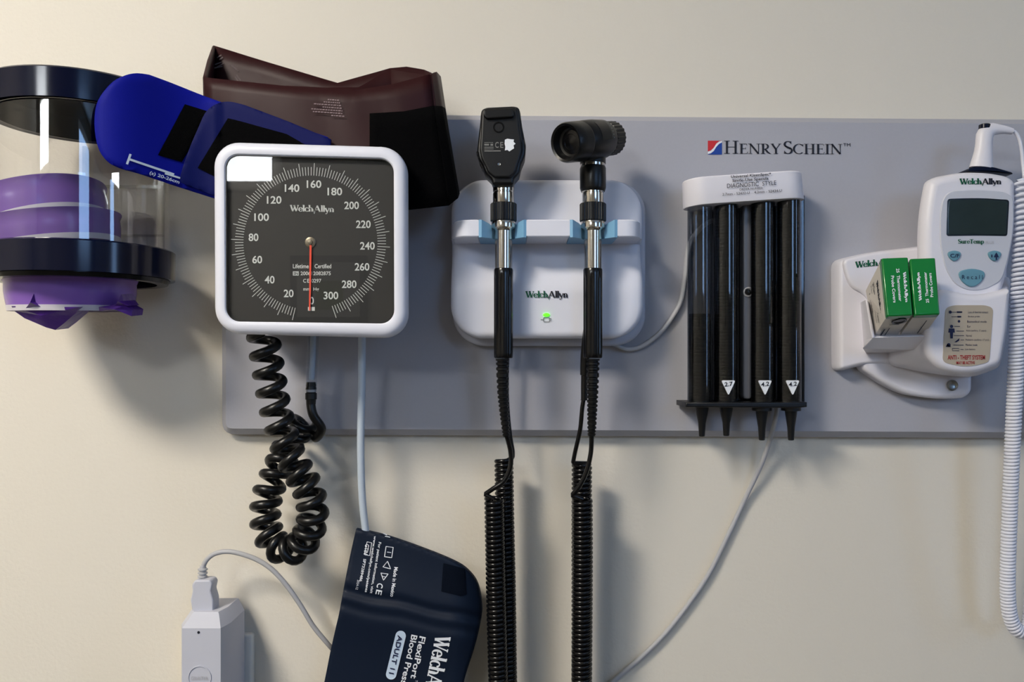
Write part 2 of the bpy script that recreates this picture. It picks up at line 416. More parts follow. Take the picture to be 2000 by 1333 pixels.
# ================================================================== THE ROOM
ZF, ZC, XL, XR, YF = -1.35, 1.08, -1.9, 2.1, -3.0
struct(MB().box((XL, 0, ZF), (XR, .1, ZC)).obj('wall_back', M['wall'], None, 0))
struct(MB().box((XL-.1, YF, ZF), (XL, .1, ZC)).obj('wall_left', M['room'], None, 0))
struct(MB().box((XR, YF, ZF), (XR+.1, .1, ZC)).obj('wall_right', M['room'], None, 0))
struct(MB().box((XL-.1, YF-.1, ZF), (XR+.1, YF, ZC)).obj('wall_front', M['room'], None, 0))
struct(MB().box((XL-.1, YF-.1, ZF-.1), (XR+.1, .1, ZF)).obj('floor', M['floor'], None, 0))
struct(MB().box((XL-.1, YF-.1, ZC), (XR+.1, .1, ZC+.1)).obj('ceiling', M['ceil'], None, 0))
def window(name, lo, hi, pane, axis):
    x0, y0, z0 = lo; x1, y1, z1 = hi
    fr = MB(); t = .035
    if axis == 'y':
        for a, b in (((x0-t, y0, z0-t), (x0, y0+.03, z1+t)), ((x1, y0, z0-t), (x1+t, y0+.03, z1+t)), ((x0, y0, z1), (x1, y0+.03, z1+t)), ((x0, y0, z0-t), (x1, y0+.03, z0))): fr.box(a, b)
        pn = MB().box((x0, y0, z0), (x1, y0+.012, z1))
    else:
        for a, b in (((x0-.03, y0-t, z0-t), (x0, y0, z1+t)), ((x0-.03, y1, z0-t), (x0, y1+t, z1+t)), ((x0-.03, y0, z1), (x0, y1, z1+t)), ((x0-.03, y0, z0-t), (x0, y1, z0))): fr.box(a, b)
        pn = MB().box((x0-.012, y0, z0), (x0, y1, z1))
    f = struct(fr.obj(name, M['cream'], None, 0)); 
    pn.obj('pane', pane, f, 0)
window('window_1', (-1.62, YF, .76), (-1.03, YF, 1.03), M['winA'], 'y')
window('window_2', (.9, YF, .3), (1.7, YF, .95), M['winB'], 'y')
window('window_3', (XR, -1.4, -.1), (XR, -1.15, .75), M['winC'], 'x')
cl = thing('ceiling_light', 'square warm white ceiling light panel above and left of the gauge', 'light', (-.95, -1.25, ZC))
MB().box((-1.20, -1.50, ZC-.03), (-.70, -1.00, ZC)).obj('frame', M['cream'], cl, 0)
MB().box((-1.17, -1.47, ZC-.034), (-.73, -1.03, ZC-.0302)).obj('diffuser', M['lamp'], cl, 0)

# ================================================================== MOUNTING BOARD
BD = .018
bt = thing('mounting_board', 'long lavender grey board on the wall behind the instruments', 'board', P(1215, 855, 0))
def board_outline():
    pts = [(434, 222, 22), (2150, 235, 22), (2150, 857, 22), (434, 849, 26)]
    return W2(round_poly(pts, 20, 5), .010)
ol = board_outline(); b = MB()
rings = [[Vector((x, -.0008, z)) for x, z in ol], [Vector((x, -.010, z)) for x, z in ol], [Vector((x, -.0165, z)) for x, z in inset(ol, .0052)], [Vector((x, -BD, z)) for x, z in inset(ol, .0064)], [Vector((x, -BD, z)) for x, z in inset(ol, .0070)]]
b.loft(rings).obj('panel', M['board'], bt, 20)
# logo: red and blue square with a pale wave, and the words
dl = BD+.0006
m = MB(); wave = [(0, .78), (.22, .7), (.42, .5), (.6, .2), (.8, .04), (1, 0)]
def sq(u, v): return (1382.5+(1410-1382.5)*u, 275+(302-275)*v)
def lp(mb, pts): mb.add([P(*sq(u, v), dl) for u, v in pts], [tuple(range(len(pts)))])
for i in range(5):
    (u0, v0), (u1, v1) = wave[i], wave[i+1]; lp(m, [(u0, 0), (u1, 0), (u1, max(v1, .001)), (u0, v0)])
m.obj('logo_field', M['logored'], bt, 0)
m = MB()
wv = [(0, .98), (.22, .92), (.42, .76), (.6, .46), (.8, .24), (1, .14)]
for i in range(5):
    (u0, v0), (u1, v1) = wv[i], wv[i+1]; lp(m, [(u0, v0), (u1, v1), (u1, 1), (u0, 1)])
m.obj('logo_field', M['logoblue'], bt, 0)
m = MB(); wm = [((a[0]), (a[1]+.02)) for a in wave]; wn = [(a[0], a[1]-.02) for a in wv]
for i in range(5): lp(m, [wm[i], wm[i+1], wn[i+1], wn[i]])
m.obj('logo_wave', M['inkw'], bt, 0)
m = MB(); fit(m, smallcaps('HENRY SCHEIN'), [(1414, 275), (1645, 276), (1645, 302), (1414, 301)], dl)
sans(m, 'TM', qr(1647, 280, 1661, 286), dl); m.obj('lettering', M['inkb'], bt, 0)

# ================================================================== SPHYGMOMANOMETER GAUGE
GD = .13
g = thing('wall_gauge', 'square white framed blood pressure dial with red needle pointing to zero', 'gauge', P(605, 655, .018))
outer = W2(rquad([(414, 274), (793, 285), (794.5, 661), (416, 651)], 50, 9), GD)
inner = W2(rquad([(439, 301), (768.5, 310), (769.5, 632.5), (440.5, 628)], 27, 9), GD)
rings = []
def ry(ol_, d): return [Vector((x, -d, z)) for x, z in ol_]
rings = [ry(inner, GD-.016), ry(inner, GD-.0015), ry(inset(inner, -.0008), GD-.0004)]
rings += [ry(inset(inner, -.0022), GD)]
for i in range(0, 6):
    a = PI/2*i/5; rings.append(ry(inset(outer, .0065*(1-math.sin(a))), GD-.0065*(1-math.cos(a))))
rings += [ry(outer, GD-.014), ry(inset(outer, .004), GD-.018), ry(inset(outer, .012), GD-.018)]
MB().loft(rings, True, True).obj('frame', M['white'], g, 30)
MB().extrude(inset(outer, .014), GD-.0175, .07, 0).obj('housing', M['white'], g, 30)
# cuff basket and bracket behind
bk = MB(); c0 = P(460, 640, .07); c1 = P(760, 560, .07)
bk.box((c0.x+.01, -.072, c0.z), (c1.x-.02, -.019, c0.z+.006)); bk.box((c0.x+.03, -.072, c0.z), (c0.x+.06, -.019, c0.z+.05))
bk.obj('wall_bracket', M['white'], g, 0)
dq = MB().add([Vector((x, -(GD-.0060), z)) for x, z in inner], [tuple(range(len(inner)))]).obj('dial_face', M['dial'], g, 0)
MB().loft([ry(inset(inner, -.0004), GD-.006), ry(inset(inner, -.0004), GD-.0016), ry(inset(inner, .0007), GD-.0016), ry(inset(inner, .0007), GD-.006)], False, False).obj('gasket', M['black'], g, 30)
MB().add([Vector((x, -(GD-.0022), z)) for x, z in inner], [tuple(range(len(inner)))]).obj('glass', M['glass'], g, 0)
gd = GD-.0056
def dp(cx, cy): # dial pixels were read on the picture at about the front depth
    return (cx, cy)
m = MB(); pc = (606.4, 474.0)
for v in range(10, 302, 2):
    th = math.radians(2.8+(v-160)*1.131); r0, r1 = 131, (155.5 if v % 10 == 0 else 147.5)
    sx, sy = math.sin(th), -math.cos(th); q = stroke2([(pc[0]+sx*r0, pc[1]+sy*r0), (pc[0]+sx*r1, pc[1]+sy*r1)], 1.15)
    m.add([P(x, y, gd) for x, y in q[0]], q[1])
m.obj('scale_marks', M['ink'], g, 0)
m = MB()
for s_, zx, zy in (('20',520,995),('40',402,910),('60',325,785),('80',302,647),('100',352,522),('120',430,415),('140',541,342),('160',677,317),('180',806,363),('200',910,449),('220',983,566),('240',1008,700),('260',975,830),('280',895,938),('300',782,1008),('0',663,1040)):
    cx, cy = 400+zx/3.174, 260+zy/3.174; hw = {1: 4.2, 2: 9.6, 3: 14.3}[len(s_)]
    sans(m, s_, qr(cx-hw, cy-7.6, cx+hw, cy+7.6), gd, True)
m.obj('numerals', M['ink'], g, 0)
maker_word([(566, 400), (652.5, 402), (652.5, 415), (566, 413)], gd, M['ink'], M['ink'], g)
m = MB(); sans(m, 'Lifetime', qr(572, 516, 603, 524.5), gd, True); sans(m, 'Certified', qr(614.5, 516, 647, 524.5), gd, True)
sans(m, '200612082875', qr(587, 530.5, 646, 538), gd, True); sans(m, 'C', qr(592, 545, 598, 552.5), gd, True); sans(m, 'E', qr(600, 545, 605, 552.5), gd, True)
sans(m, '0297', qr(608, 545, 627.5, 552.5), gd, True); sans(m, 'mm', qr(592.5, 563.5, 604.5, 568), gd, True); sans(m, 'Hg', qr(612, 562, 623, 570), gd, True)
for x0 in (601.5, 608.6): m.add([P(x, y, gd) for x, y in qr(x0, 600, x0+6.2, 607.5)], [(0, 1, 2, 3)])
m.add([P(x, y, gd) for x, y in qr(572, 530.5, 583.5, 538.5)], [(0, 1, 2, 3)])
m.obj('lettering', M['ink'], g, 0)
m = MB(); sans(m, 'SN', qr(573.5, 531.8, 582, 537.2), gd+.0002, True); m.obj('serial_mark', M['dial'], g, 0)
m = MB(); a, b_ = P(606.6, 480, gd+.0012), P(604.8, 606.5, gd+.0012)
q = stroke2([(606.6, 479), (605.6, 560), (604.8, 606.5)], [3.8, 3.4, 2.8])
m.add([P(x, y, gd+.0012) for x, y in q[0]]+[P(x, y, gd+.0008) for x, y in q[0]], [(0,1,3,2),(2,3,5,4),(6,7,9,8),(8,9,11,10)])
m.obj('needle', M['needle'], g, 0)
MB().lathe(P(606.4, 474, gd), (0, -1, 0), [(0, .0044), (.0006, .0044), (.0010, .0032), (.0010, .0022), (.0019, .0020), (.0021, .0008)], 28).obj('hub', M['bronze'], g)

# black coiled hose below the gauge
hp = smooth_path(PP([(513,648,.085),(519,690,.082),(527,740,.078),(536,790,.074),(548,838,.07),(562,880,.068),(582,920,.068),(603,960,.068),(611,1003,.066),(603,1040,.062),(586,1066,.058),(562,1076,.054),(539,1066,.050),(523,1040,.048),(518,1003,.046),(524,962,.044),(538,928,.042),(552,895,.036),(568,862,.032),(584,838,.034),(598,820,.038)]), 10)
he = helix(hp, .0106, .0150, 18, phase=PI*.9, pitch_fn=lambda t: .0166 if t < .34 else .0140)
tail = smooth_path([he[-1]]+PP([(616,856,.04),(628,838,.052),(612,812,.058),(607,790,.058),(607.5,778,.058)]), 8)
hose = thing('coiled_hose', 'thick black coiled rubber hose looping below the dial', 'hose', P(520, 662, .07))
MB().tube(he+tail[1:], .0042, 12).obj('hose', M['rubber'], hose, 60)
MB().lathe(P(607.5, 790, .058), (0, 0, 1), [(0, .0042), (.004, .0045), (.0045, .0052), (.010, .0052), (.0105, .0043), (.013, .0043), (.0135, .0050), (.0165, .0044), (.0168, .0048), (.020, .0040)], 20).obj('connector', M['black'], hose)
MB().lathe(P(607.5, 766, .058), (0, 0, 1), [(0, .0047), (.0025, .0047)], 20).obj('connector_band', M['cord'], hose)
ct = MB(); ct.tube(PP([(612, 652, .062), (611, 700, .060), (608.5, 742, .058), (607.5, 765, .058)]), [.0052, .0049, .0049, .0049], 18)
ct.obj('clear_sleeve', M['cleartube'], hose, 60)
MB().tube(PP([(612, 652, .062), (611, 700, .060), (608.5, 742, .058)]), .0026, 14).obj('inner_tube', M['tube'], hose, 60)

# ================================================================== CUFFS
# maroon cuff, folded band standing in the basket
mc = thing('pressure_cuff', 'folded maroon blood pressure cuff standing behind the dial', 'cuff', P(650, 400, .06))
def ribbon(tops, bots, nv=6, wob=.0008, seed=0):
    mb = MB(); V = []; n = len(tops)
    for j in range(nv+1):
        t = j/nv
        for i in range(n):
            p = Vector(tops[i]).lerp(Vector(bots[i]), t)
            w_ = noise.noise(p*28+Vector((seed, 0, 0)))*wob*4*min(1, t*4+.2)
            V.append(p+Vector((0, w_, 0)))
    F = [(j*n+i, j*n+i+1, (j+1)*n+i+1, (j+1)*n+i) for j in range(nv) for i in range(n-1)]
    return mb.add(V, F)
def dense(pts, n=4):
    out = []
    for a, b in zip(pts[:-1], pts[1:]):
        for k in range(n): out.append(tuple(a[i]+(b[i]-a[i])*k/n for i in range(len(a))))
    out.append(pts[-1]); return out
def solid(o, t, off=0):
    md = o.modifiers.new('thickness', 'SOLIDIFY'); md.thickness = t; md.offset = off
    return o
front_top = dense([(399.5,152,.098),(470,160,.104),(600,173,.107),(690,178,.106),(770,165,.104),(839,146,.100)], 4)
front_bot = dense([(404,330,.100),(470,345,.104),(600,370,.106),(690,385,.106),(790,402,.104),(873,398,.096)], 4)
o = ribbon(PP(front_top), PP(front_bot), 8, .0006).obj('front_panel', M['maroon'], mc, 50); solid(o, .0028)
# right edge wraps back, inner fold, back panel
rt = dense([(839,146,.100),(850,141,.090),(858,150,.066)], 5); rb = dense([(873,398,.096),(888,386,.088),(893,378,.066)], 5)
o = ribbon(PP(rt), PP(rb), 8, .0004, 3).obj('side_panel', M['maroon'], mc, 50); solid(o, .0028)
bt_ = dense([(858,150,.066),(830,137,.05),(795,131,.045),(762,134,.042),(660,163,.046),(560,133,.042),(500,115,.038),(418,90,.034)], 4)
bb_ = dense([(893,378,.066),(850,380,.05),(800,380,.045),(762,380,.042),(660,370,.046),(560,350,.042),(500,340,.038),(408,330,.038)], 4)
o = ribbon(PP(bt_), PP(bb_), 8, .0006, 5).obj('back_panel', M['maroon'], mc, 50); solid(o, .0028)
lt = dense([(418,90,.034),(408,118,.066),(399.5,152,.098)], 5); lb = dense([(408,330,.038),(402,330,.07),(404,330,.100)], 5)
o = ribbon(PP(lt), PP(lb), 8, .0005, 9).obj('side_panel', M['maroon'], mc, 50); solid(o, .0028)
ft = dense([(836,147,.098),(800,142,.085),(763,136,.07),(735,150,.076),(700,171,.088),(640,172,.09),(560,168,.085)], 4)
fb = dense([(870,390,.094),(820,380,.085),(780,370,.07),(740,370,.076),(700,370,.088),(640,370,.09),(560,360,.085)], 4)
o = ribbon(PP(ft), PP(fb), 8, .0004, 12).obj('inner_fold', M['maroon'], mc, 50); solid(o, .002)
# black hook tape on the front, lower right
ht = dense([(722,222,.1085),(790,218,.107),(846,207,.1035)], 5); hb = dense([(722,399,.1085),(800,410,.107),(876,402,.100)], 5)
o = ribbon(PP(ht), PP(hb), 6, .0003).obj('hook_tape', M['velcro'], mc, 50); solid(o, .0016)
rt2 = dense([(846,207,.1035),(862,208,.092),(868,212,.07)], 4); rb2 = dense([(876,402,.100),(893,388,.092),(896,378,.07)], 4)
o = ribbon(PP(rt2), PP(rb2), 6, .0003).obj('side_tape', M['velcro'], mc, 50); solid(o, .0016)
m = MB()
rows = ['Latex free', 'Lot number 417', 'Manufactured by hand wash', 'Warning: see booklet', 'For use with compatible hose only', 'Cuff range marking and index line', 'CUFF ONLY']
wds = [(640,663),(632,664),(613,666),(630,668),(608,669),(611,671),(647,675)]
def flip(q): return [q[2], q[3], q[0], q[1]]
for i, r_ in enumerate(wds):
    y0 = 193.5+i*5.1
    # unreadably small rows of print on the cloth, upside down
    x = r_[0]
    while x < r_[1]-1.5:
        l_ = random.uniform(2.0, 6.0); l_ = min(l_, r_[1]-x)
        m.add([P(a, b2, .1098) for a, b2 in qr(x, y0+(x-640)*.07, x+l_, y0+2.0+(x-640)*.07)], [(0, 1, 2, 3)]); x += l_+1.3
m.obj('small_print', mat('faded_print', (132, 112, 116), .7), mc, 0)
m = MB()
for (x, y, l_, a) in ((424,113,10,-35),(428,117,9,-38),(420,126,13,-20),(418,133,17,-12),(424,131,14,-30),(412,143,9,-40),(452,128,18,40),(462,146,14,55),(459,150,12,55)):
    ca, sa = math.cos(math.radians(a)), math.sin(math.radians(a)); q = stroke2([(x, y), (x+l_*ca, y+l_*sa)], 2.2)
    m.add([P(px, py, .0385) for px, py in q[0]], q[1])
m.obj('inner_print', mat('worn_print', (96, 84, 84), .8), mc, 0)

# blue cuff
def bdep(px, py):
    t = max(0, min(1, (px-190)/(420-190))); s_ = t*t*(3-2*t)
    return .155-(.155-.112)*s_ if px < 420 else .112-.0
BDp = lambda px, py: min(bdep(px, py), .155)
bc = thing('pressure_cuff', 'royal blue blood pressure cuff with round end, tucked left of the dial', 'cuff', P(320, 390, .10))
def sheet(poly, dfn, th, name, material, parent, bulge=0, edge=.0015, step=9):
    """flat cloth piece: pixel outline filled with a fine grid, front at dfn, th thick, rounded rim"""
    bm = bmesh.new()
    pts = [Vector((p[0], p[1], 0)) for p in poly]
    vs_ = [bm.verts.new(p) for p in pts]; bm.faces.new(vs_)
    xs = [p[0] for p in poly]; ys = [p[1] for p in poly]
    x = min(xs)+step
    while x < max(xs):
        bmesh.ops.bisect_plane(bm, geom=bm.verts[:]+bm.edges[:]+bm.faces[:], plane_co=(x, 0, 0), plane_no=(1, 0, 0)); x += step
    y = min(ys)+step
    while y < max(ys):
        bmesh.ops.bisect_plane(bm, geom=bm.verts[:]+bm.edges[:]+bm.faces[:], plane_co=(0, y, 0), plane_no=(0, 1, 0)); y += step
    bm.verts.index_update(); mb = MB()
    rim = {v.index for e in bm.edges if len(e.link_faces) == 1 for v in e.verts}
    n = len(bm.verts)
    fr = []; bk_ = []
    for v in bm.verts:
        d = dfn(v.co.x, v.co.y)
        if v.index in rim: fr.append(P(v.co.x, v.co.y, d-edge)); 
        else: fr.append(P(v.co.x, v.co.y, d+bulge))
        q = P(v.co.x, v.co.y, d); bk_.append(q+Vector((0, th, 0)))
    F = [tuple(v.index for v in f.verts) for f in bm.faces]
    F += [tuple(i+n for i in reversed(f)) for f in F]
    for e in bm.edges:
        if len(e.link_faces) == 1:
            a, b = e.verts[0].index, e.verts[1].index; F.append((a, b, b+n, a+n))
    bm.free(); mb.add(fr+bk_, F)
    return mb.obj(name, material, parent, 50)
end = [(414,386),(330,359),(268,338),(232,328),(210,316),(193,292),(185,255),(186,215),(196,188),(220,160),(245,147),(268,143),(292,146)]
end = [tuple(p) for p in smooth_path(end, 3)]
poly = end+[(330,160),(400,188),(450,206),(520,225),(640,268),(640,330),(470,380),(440,394)]
sheet(poly, BDp, .0035, 'cuff_body', M['bluecloth'], bc)
# second fold in front, darker
d2 = lambda px, py: BDp(px, py)+.004 if px < 430 else .1135
poly2 = [tuple(p) for p in smooth_path([(352,344),(360,318),(372,285),(388,248),(400,222),(414,208),(432,200),(452,199),(480,206)], 3)]+[(560,236),(646,272),(640,330),(470,382),(432,388),(352,356)]
sheet(poly2, d2, .003, 'fold', M['bluecloth2'], bc, edge=.0008)
sheet([(361,203.5),(404,217),(386,252),(370,290),(354,316),(343,313),(308.5,303)], lambda x, y: BDp(x, y)+.0012, .0012, 'hook_tape', M['velcro'], bc, edge=.0003)
sheet([(445,231),(470,237),(560,262),(600,285),(600,330),(470,376),(430,350),(386,328)], lambda x, y: d2(x, y)+.0012 if x < 440 else .1147, .0012, 'hook_tape', M['velcro'], bc, edge=.0003)
m = MB()
def line_on(mb, pts, w_, dfn, n=12):
    out = []
    for a, b in zip(pts[:-1], pts[1:]):
        for k in range(n): out.append((a[0]+(b[0]-a[0])*k/n, a[1]+(b[1]-a[1])*k/n))
    out.append(pts[-1]); q = stroke2(out, w_); mb.add([P(x, y, dfn(x, y)) for x, y in q[0]], q[1])
e1 = lambda x, y: BDp(x, y)+.0010
line_on(m, [(255, 301), (248, 321)], 4.5, e1); line_on(m, [(252, 311), (340, 341)], 4.2, e1); line_on(m, [(322, 339), (352, 348)], 3.4, e1)
sans(m, '(s) 20-26cm', ql(291, 342, 349, 361, 8.5), e1, True)
m.obj('size_mark', M['tube'], bc, 0)

# navy cuff hanging below
nc = thing('pressure_cuff', 'dark navy adult blood pressure cuff hanging by its pale tube', 'cuff', P(790, 1500, .03))
def nd(px, py):
    v = (px-690)*.21; c = py-v-1158+2*math.sin(px*.05)      # crease runs at a slope
    return .048+.006*math.exp(-((c-22)/70)**2)-.0035*math.exp(-(c/9)**2)-.002*math.exp(-((c-30)/10)**2)-.012*max(0, (px-880)/60)**2
npoly = [tuple(p) for p in smooth_path([(695.5,1034),(755,1048),(830,1074),(888,1098),(915,1116),(934,1143),(942,1185),(938,1220),(926,1268),(908,1325),(890,1400),(868,1470)], 4)]+[(740,1500),(600,1470)]+[tuple(p) for p in smooth_path([(608,1440),(622,1380),(634,1330),(645,1275),(655,1230),(662,1200),(668,1168),(675,1130),(684,1085),(694,1040)], 4)]
sheet(npoly, nd, .006, 'cuff_body', M['navycloth'], nc, edge=.0012, step=5)
sheet([(866,1101),(908,1112),(911,1162),(900,1165),(862,1156),(864,1125)], lambda x, y: nd(x, y)+.0010, .001, 'hook_tape', M['navydark'], nc, edge=.0003)
e2 = lambda x, y: nd(x, y)+.0007
# print runs downwards
def down(x0, y0, x1, y1, h): return ql(x0, y0, x1, y1, h)
m = MB()
wq = down(851, 1241, 822, 1382, 31)
a = serif('WelchAllyn', .2, .07, -.02); fit(m, a, wq, e2, (0, max(p[0] for p in a[0]), 0, 1.04)); m.obj('wordmark', M['inkw'], nc, 0)
m = MB()
sans(m, 'FlexiPort', down(819.5, 1243, 801.5, 1325, 12.5), e2, True); sans(m, 'Blood Pressure Cuff', down(803.5, 1240, 767, 1405, 12.5), e2, True)
sans(m, 'TM', down(812, 1329, 810, 1337, 4), e2)
sans(m, 'Made in Mexico', down(770, 1108, 762, 1166, 7.5), e2, True)
sans(m, 'For patient information, visit', down(738, 1059, 721, 1159, 7), e2, True)
sans(m, 'www.welchallyn.com/patents', down(729, 1047, 711, 1157, 6.6), e2, True)
sans(m, '2024-12', down(698, 1133, 694.5, 1152, 4.5), e2)
sans(m, 'SP73289486', down(710, 1092, 701.5, 1136, 5.5), e2, True)
sans(m, 'C', down(737, 1139, 735, 1148, 12), e2, True); sans(m, 'E', down(735, 1152, 733, 1161, 12), e2, True)
sans(m, 'GTIN', down(713.5, 1063, 710, 1083, 8), e2, True)
def loop_line(mb, pts, w_): line_on(mb, list(pts)+[pts[0], pts[1]], w_, e2, 5)
loop_line(m, [(717,1059),(726,1061),(722,1086),(711.5,1084)], 1.3)
loop_line(m, [(754,1068),(768,1070),(765,1090),(751,1088)], 1.6); line_on(m, [(756,1079),(764,1080)], 1.4, e2)
loop_line(m, [(748,1108),(757,1097),(763,1112)], 1.6)
loop_line(m, [(744,1120),(758,1122),(749,1134)], 1.6); line_on(m, [(746,1126),(754,1128)], 1.2, e2)
line_on(m, [(748,1042),(756,1046)], 1.5, e2, 2); line_on(m, [(752,1048),(762,1050)], 1.5, e2, 2)
m.obj('lettering', M['inkw'], nc, 0)
m = MB(); pill = []
A0, A1 = Vector((782.5, 1243)), Vector((764, 1318)); ax = (A1-A0).normalized(); nn = Vector((-ax.y, ax.x)); R_ = 10.2
for i in range(13): a = PI*i/12; pill.append(A0-ax*(R_*math.sin(a))+nn*(R_*math.cos(a)))
for i in range(13): a = PI*i/12; pill.append(A1+ax*(R_*math.sin(a))-nn*(R_*math.cos(a)))
L_ = (A1-A0).length; cs = []; wsq = []
for i in range(41):
    t_ = -R_+(L_+2*R_)*(.5-.5*math.cos(PI*i/40)); e_ = max(0, -t_, t_-L_); cs.append(A0+ax*t_); wsq.append(2*math.sqrt(max(.01, R_*R_-e_*e_)))
q = stroke2(cs, wsq); m.add([P(x, y, e2(x, y)+.0002) for x, y in q[0]], q[1]); m.obj('size_pill', mat('pale_pill', (196, 214, 234), .6), nc, 0)
m = MB(); sans(m, 'ADULT 11', down(777, 1241, 759.5, 1316, 9.5), lambda x, y: e2(x, y)+.0009, True); m.obj('size_text', M['inkn'], nc, 0)
MB().tube(smooth_path(PP([(707,640,.06),(707,680,.058),(706.5,760,.054),(704.5,860,.05),(706,940,.047),(709,990,.045),(715,1045,.043)]), 6), .0034, 14).obj('tube', M['tube'], nc, 60)

# ================================================================== BAG DISPENSER
XC, RC, YC = -.375, .075, .085
bd = thing('bag_dispenser', 'clear cylindrical wall dispenser with two navy rings at the left', 'dispenser', (XC, 0, .069))
O_ = (XC, -YC, 0)
MB().lathe(O_, (0, 0, 1), [(.2072, RC-.004), (.2056, RC), (.2285, RC+.0005), (.2300, RC-.001), (.2300, RC-.004), (.2270, RC-.005), (.2072, RC-.0055)], 72, False, False).obj('upper_ring', M['navy'], bd, 40)
MB().lathe(O_, (0, 0, 1), [(.2062, RC-.0058), (.2262, RC-.0058), (.2262, RC-.007), (.2062, RC-.007), (.2062, RC-.0058)], 72, False, False).obj('inner_liner', M['smoke'], bd, 40)
MB().lathe(O_, (0, 0, 1), [(.0692, RC-.004), (.0692, RC), (.0935, RC+.0006), (.0948, RC-.001), (.0948, RC-.004), (.0692, RC-.004)], 72, False, False).obj('lower_ring', M['navy'], bd, 40)
MB().lathe(O_, (0, 0, 1), [(.0948, RC-.0045), (.2060, RC-.0045)], 72, False, False).obj('clear_cylinder', M['clear'], bd, 60)
MB().lathe(O_, (0, 0, 1), [(.2278, .0001), (.2278, RC-.004), (.2292, RC-.004), (.2292, .0001)], 72, False, False).obj('lid', M['smoke'], bd, 40)
# back plate with window, ribs and lower lip
cx0, cx1 = XC-.040, XC+.036
bp = MB(); bp.box((cx0, -.009, .07), (cx0+.003, -.001, .205)); bp.box((cx1-.003, -.009, .07), (cx1, -.001, .205))
bp.box((cx0, -.006, .165), (cx1, -.001, .168)); bp.box((cx0, -.006, .118), (cx1, -.001, .120)); bp.obj('mounting_plate', M['clearedge'], bd, 0)
MB().lathe(O_, (0, 0, 1), [(.0655, RC-.006), (.0690, RC-.0045), (.0690, RC-.015), (.0655, RC-.015), (.0655, RC-.006)], 72, False, False).obj('bottom_lip', M['smoke'], bd, 40)
sc_ = P(53, 235, .02)
MB().lathe((sc_.x, -.0165, sc_.z), (0, -1, 0), [(0, .0042), (.001, .0042), (.0018, .0034), (.0010, .0022), (.0010, .0005)], 20).obj('screw', M['steel'], bd)

def crumple(center, axis, r, h, seed, sink=.3, n=22, k=6):
    mb = MB(); a = Vector(axis).normalized(); t = Vector((1, 0, 0)); u = (t-a*t.dot(a)).normalized(); v = a.cross(u); rings = []
    for j in range(k+1):
        tt = j/k; rr = r*(1-tt**1.6*(1-sink)); ring = []
        for i in range(n):
            th = 2*PI*i/n; q = Vector((math.cos(th)*2.2+seed, math.sin(th)*2.2, tt*2.5))
            f = 1+.22*noise.noise(q)*min(1, tt*3); hh = h*tt+h*.30*noise.noise(q*1.7+Vector((5, 0, 0)))*min(1, tt*2)
            ring.append(Vector(center)+a*hh+u*(rr*f*math.cos(th))+v*(rr*f*math.sin(th)))
        rings.append(ring)
    mb.loft(rings, False, True); return mb
def bag(c, axis, r, hb, label, seed, wtop=False, film_h=.02, drop=False):
    t = thing('sickness_bag', label, 'bag', c, 'purple sickness bags in the wall dispenser')
    a = Vector(axis).normalized(); c = Vector(c)
    MB().lathe(c, a, [(-hb/2, r*.965), (-hb*.25, r*.985), (0, r), (hb*.3, r*1.0), (hb*.44, r*1.03), (hb/2, r*1.04), (hb/2, r*1.01), (hb*.3, r*.98), (-hb/2, r*.95)], 56, False, False).obj('collar', M['purple'], t, 50)
    MB().lathe(c, a, [(-hb/2-.0045, r*.945), (-hb/2-.0045, r*.958), (-hb/2+.0003, r*.972), (-hb/2+.0003, r*.945)], 56, False, False).obj('white_band', M['whitering'], t, 50)
    crumple(c+a*(hb*.1), a, r*.93, film_h, seed, .35).obj('film', M['film'], t, 25)
    return t
c3 = P(141, 572, .085)
b3 = bag(c3, (.0, -.04, 1), .0515, .0235, 'purple sickness bag with white band hanging below the lower navy ring', 2.0, film_h=.008)
# film hanging under the lowest collar, in front
def poly_film(pts, name='film_tail'):
    mb = MB(); n = len(pts); f = PP(pts); bk_ = [q+Vector((0, .02, .002)) for q in f]
    cen = sum(f, Vector())/n+Vector((0, -.006, 0)); cb = sum(bk_, Vector())/n+Vector((0, .008, 0))
    V = f+bk_+[cen, cb]; F = []
    for i in range(n): j = (i+1) % n; F += [(i, j, 2*n), (n+j, n+i, 2*n+1), (i, n+i, n+j, j)]
    mb.add(V, F); return mb.obj(name, M['film'], b3, 20)
poly_film([(22,598,.128),(70,600,.132),(155,600,.13),(148,612,.125),(125,632,.12),(108,645,.118),(90,640,.12),(48,622,.122),(28,608,.122)])
poly_film([(193,600,.118),(232,594,.12),(243,597,.12),(259,606,.115),(257,618,.115),(246,612,.115),(236,603,.116),(205,608,.115),(194,608,.115)])
poly_film([(60,590,.1335),(66,574,.136),(72,590,.1335),(88,603,.132),(50,603,.132)])
poly_film([(231,590,.122),(237,575,.124),(241,588,.122),(250,598,.12),(224,598,.12)])
c2 = P(95, 458, .085)
bag(c2, (-.17, -.02, 1), .058, .021, 'purple sickness bag lying level on the lower navy ring', 5.0, film_h=.01)
c1 = P(78, 415, .085)
bag(c1, (-.30, .06, 1), .055, .024, 'tilted purple sickness bag at the top of the pile', 9.0, film_h=.013)

# ================================================================== CHARGER
cd = .058
ch = thing('charger', 'white wall charging cradle with pale blue slots and a green light', 'charger', P(1069, 672, .018))
co_px = rquad([(880, 345), (1258, 345), (1258, 661), (880, 661)], 66, 12)
ol = W2(co_px, cd)
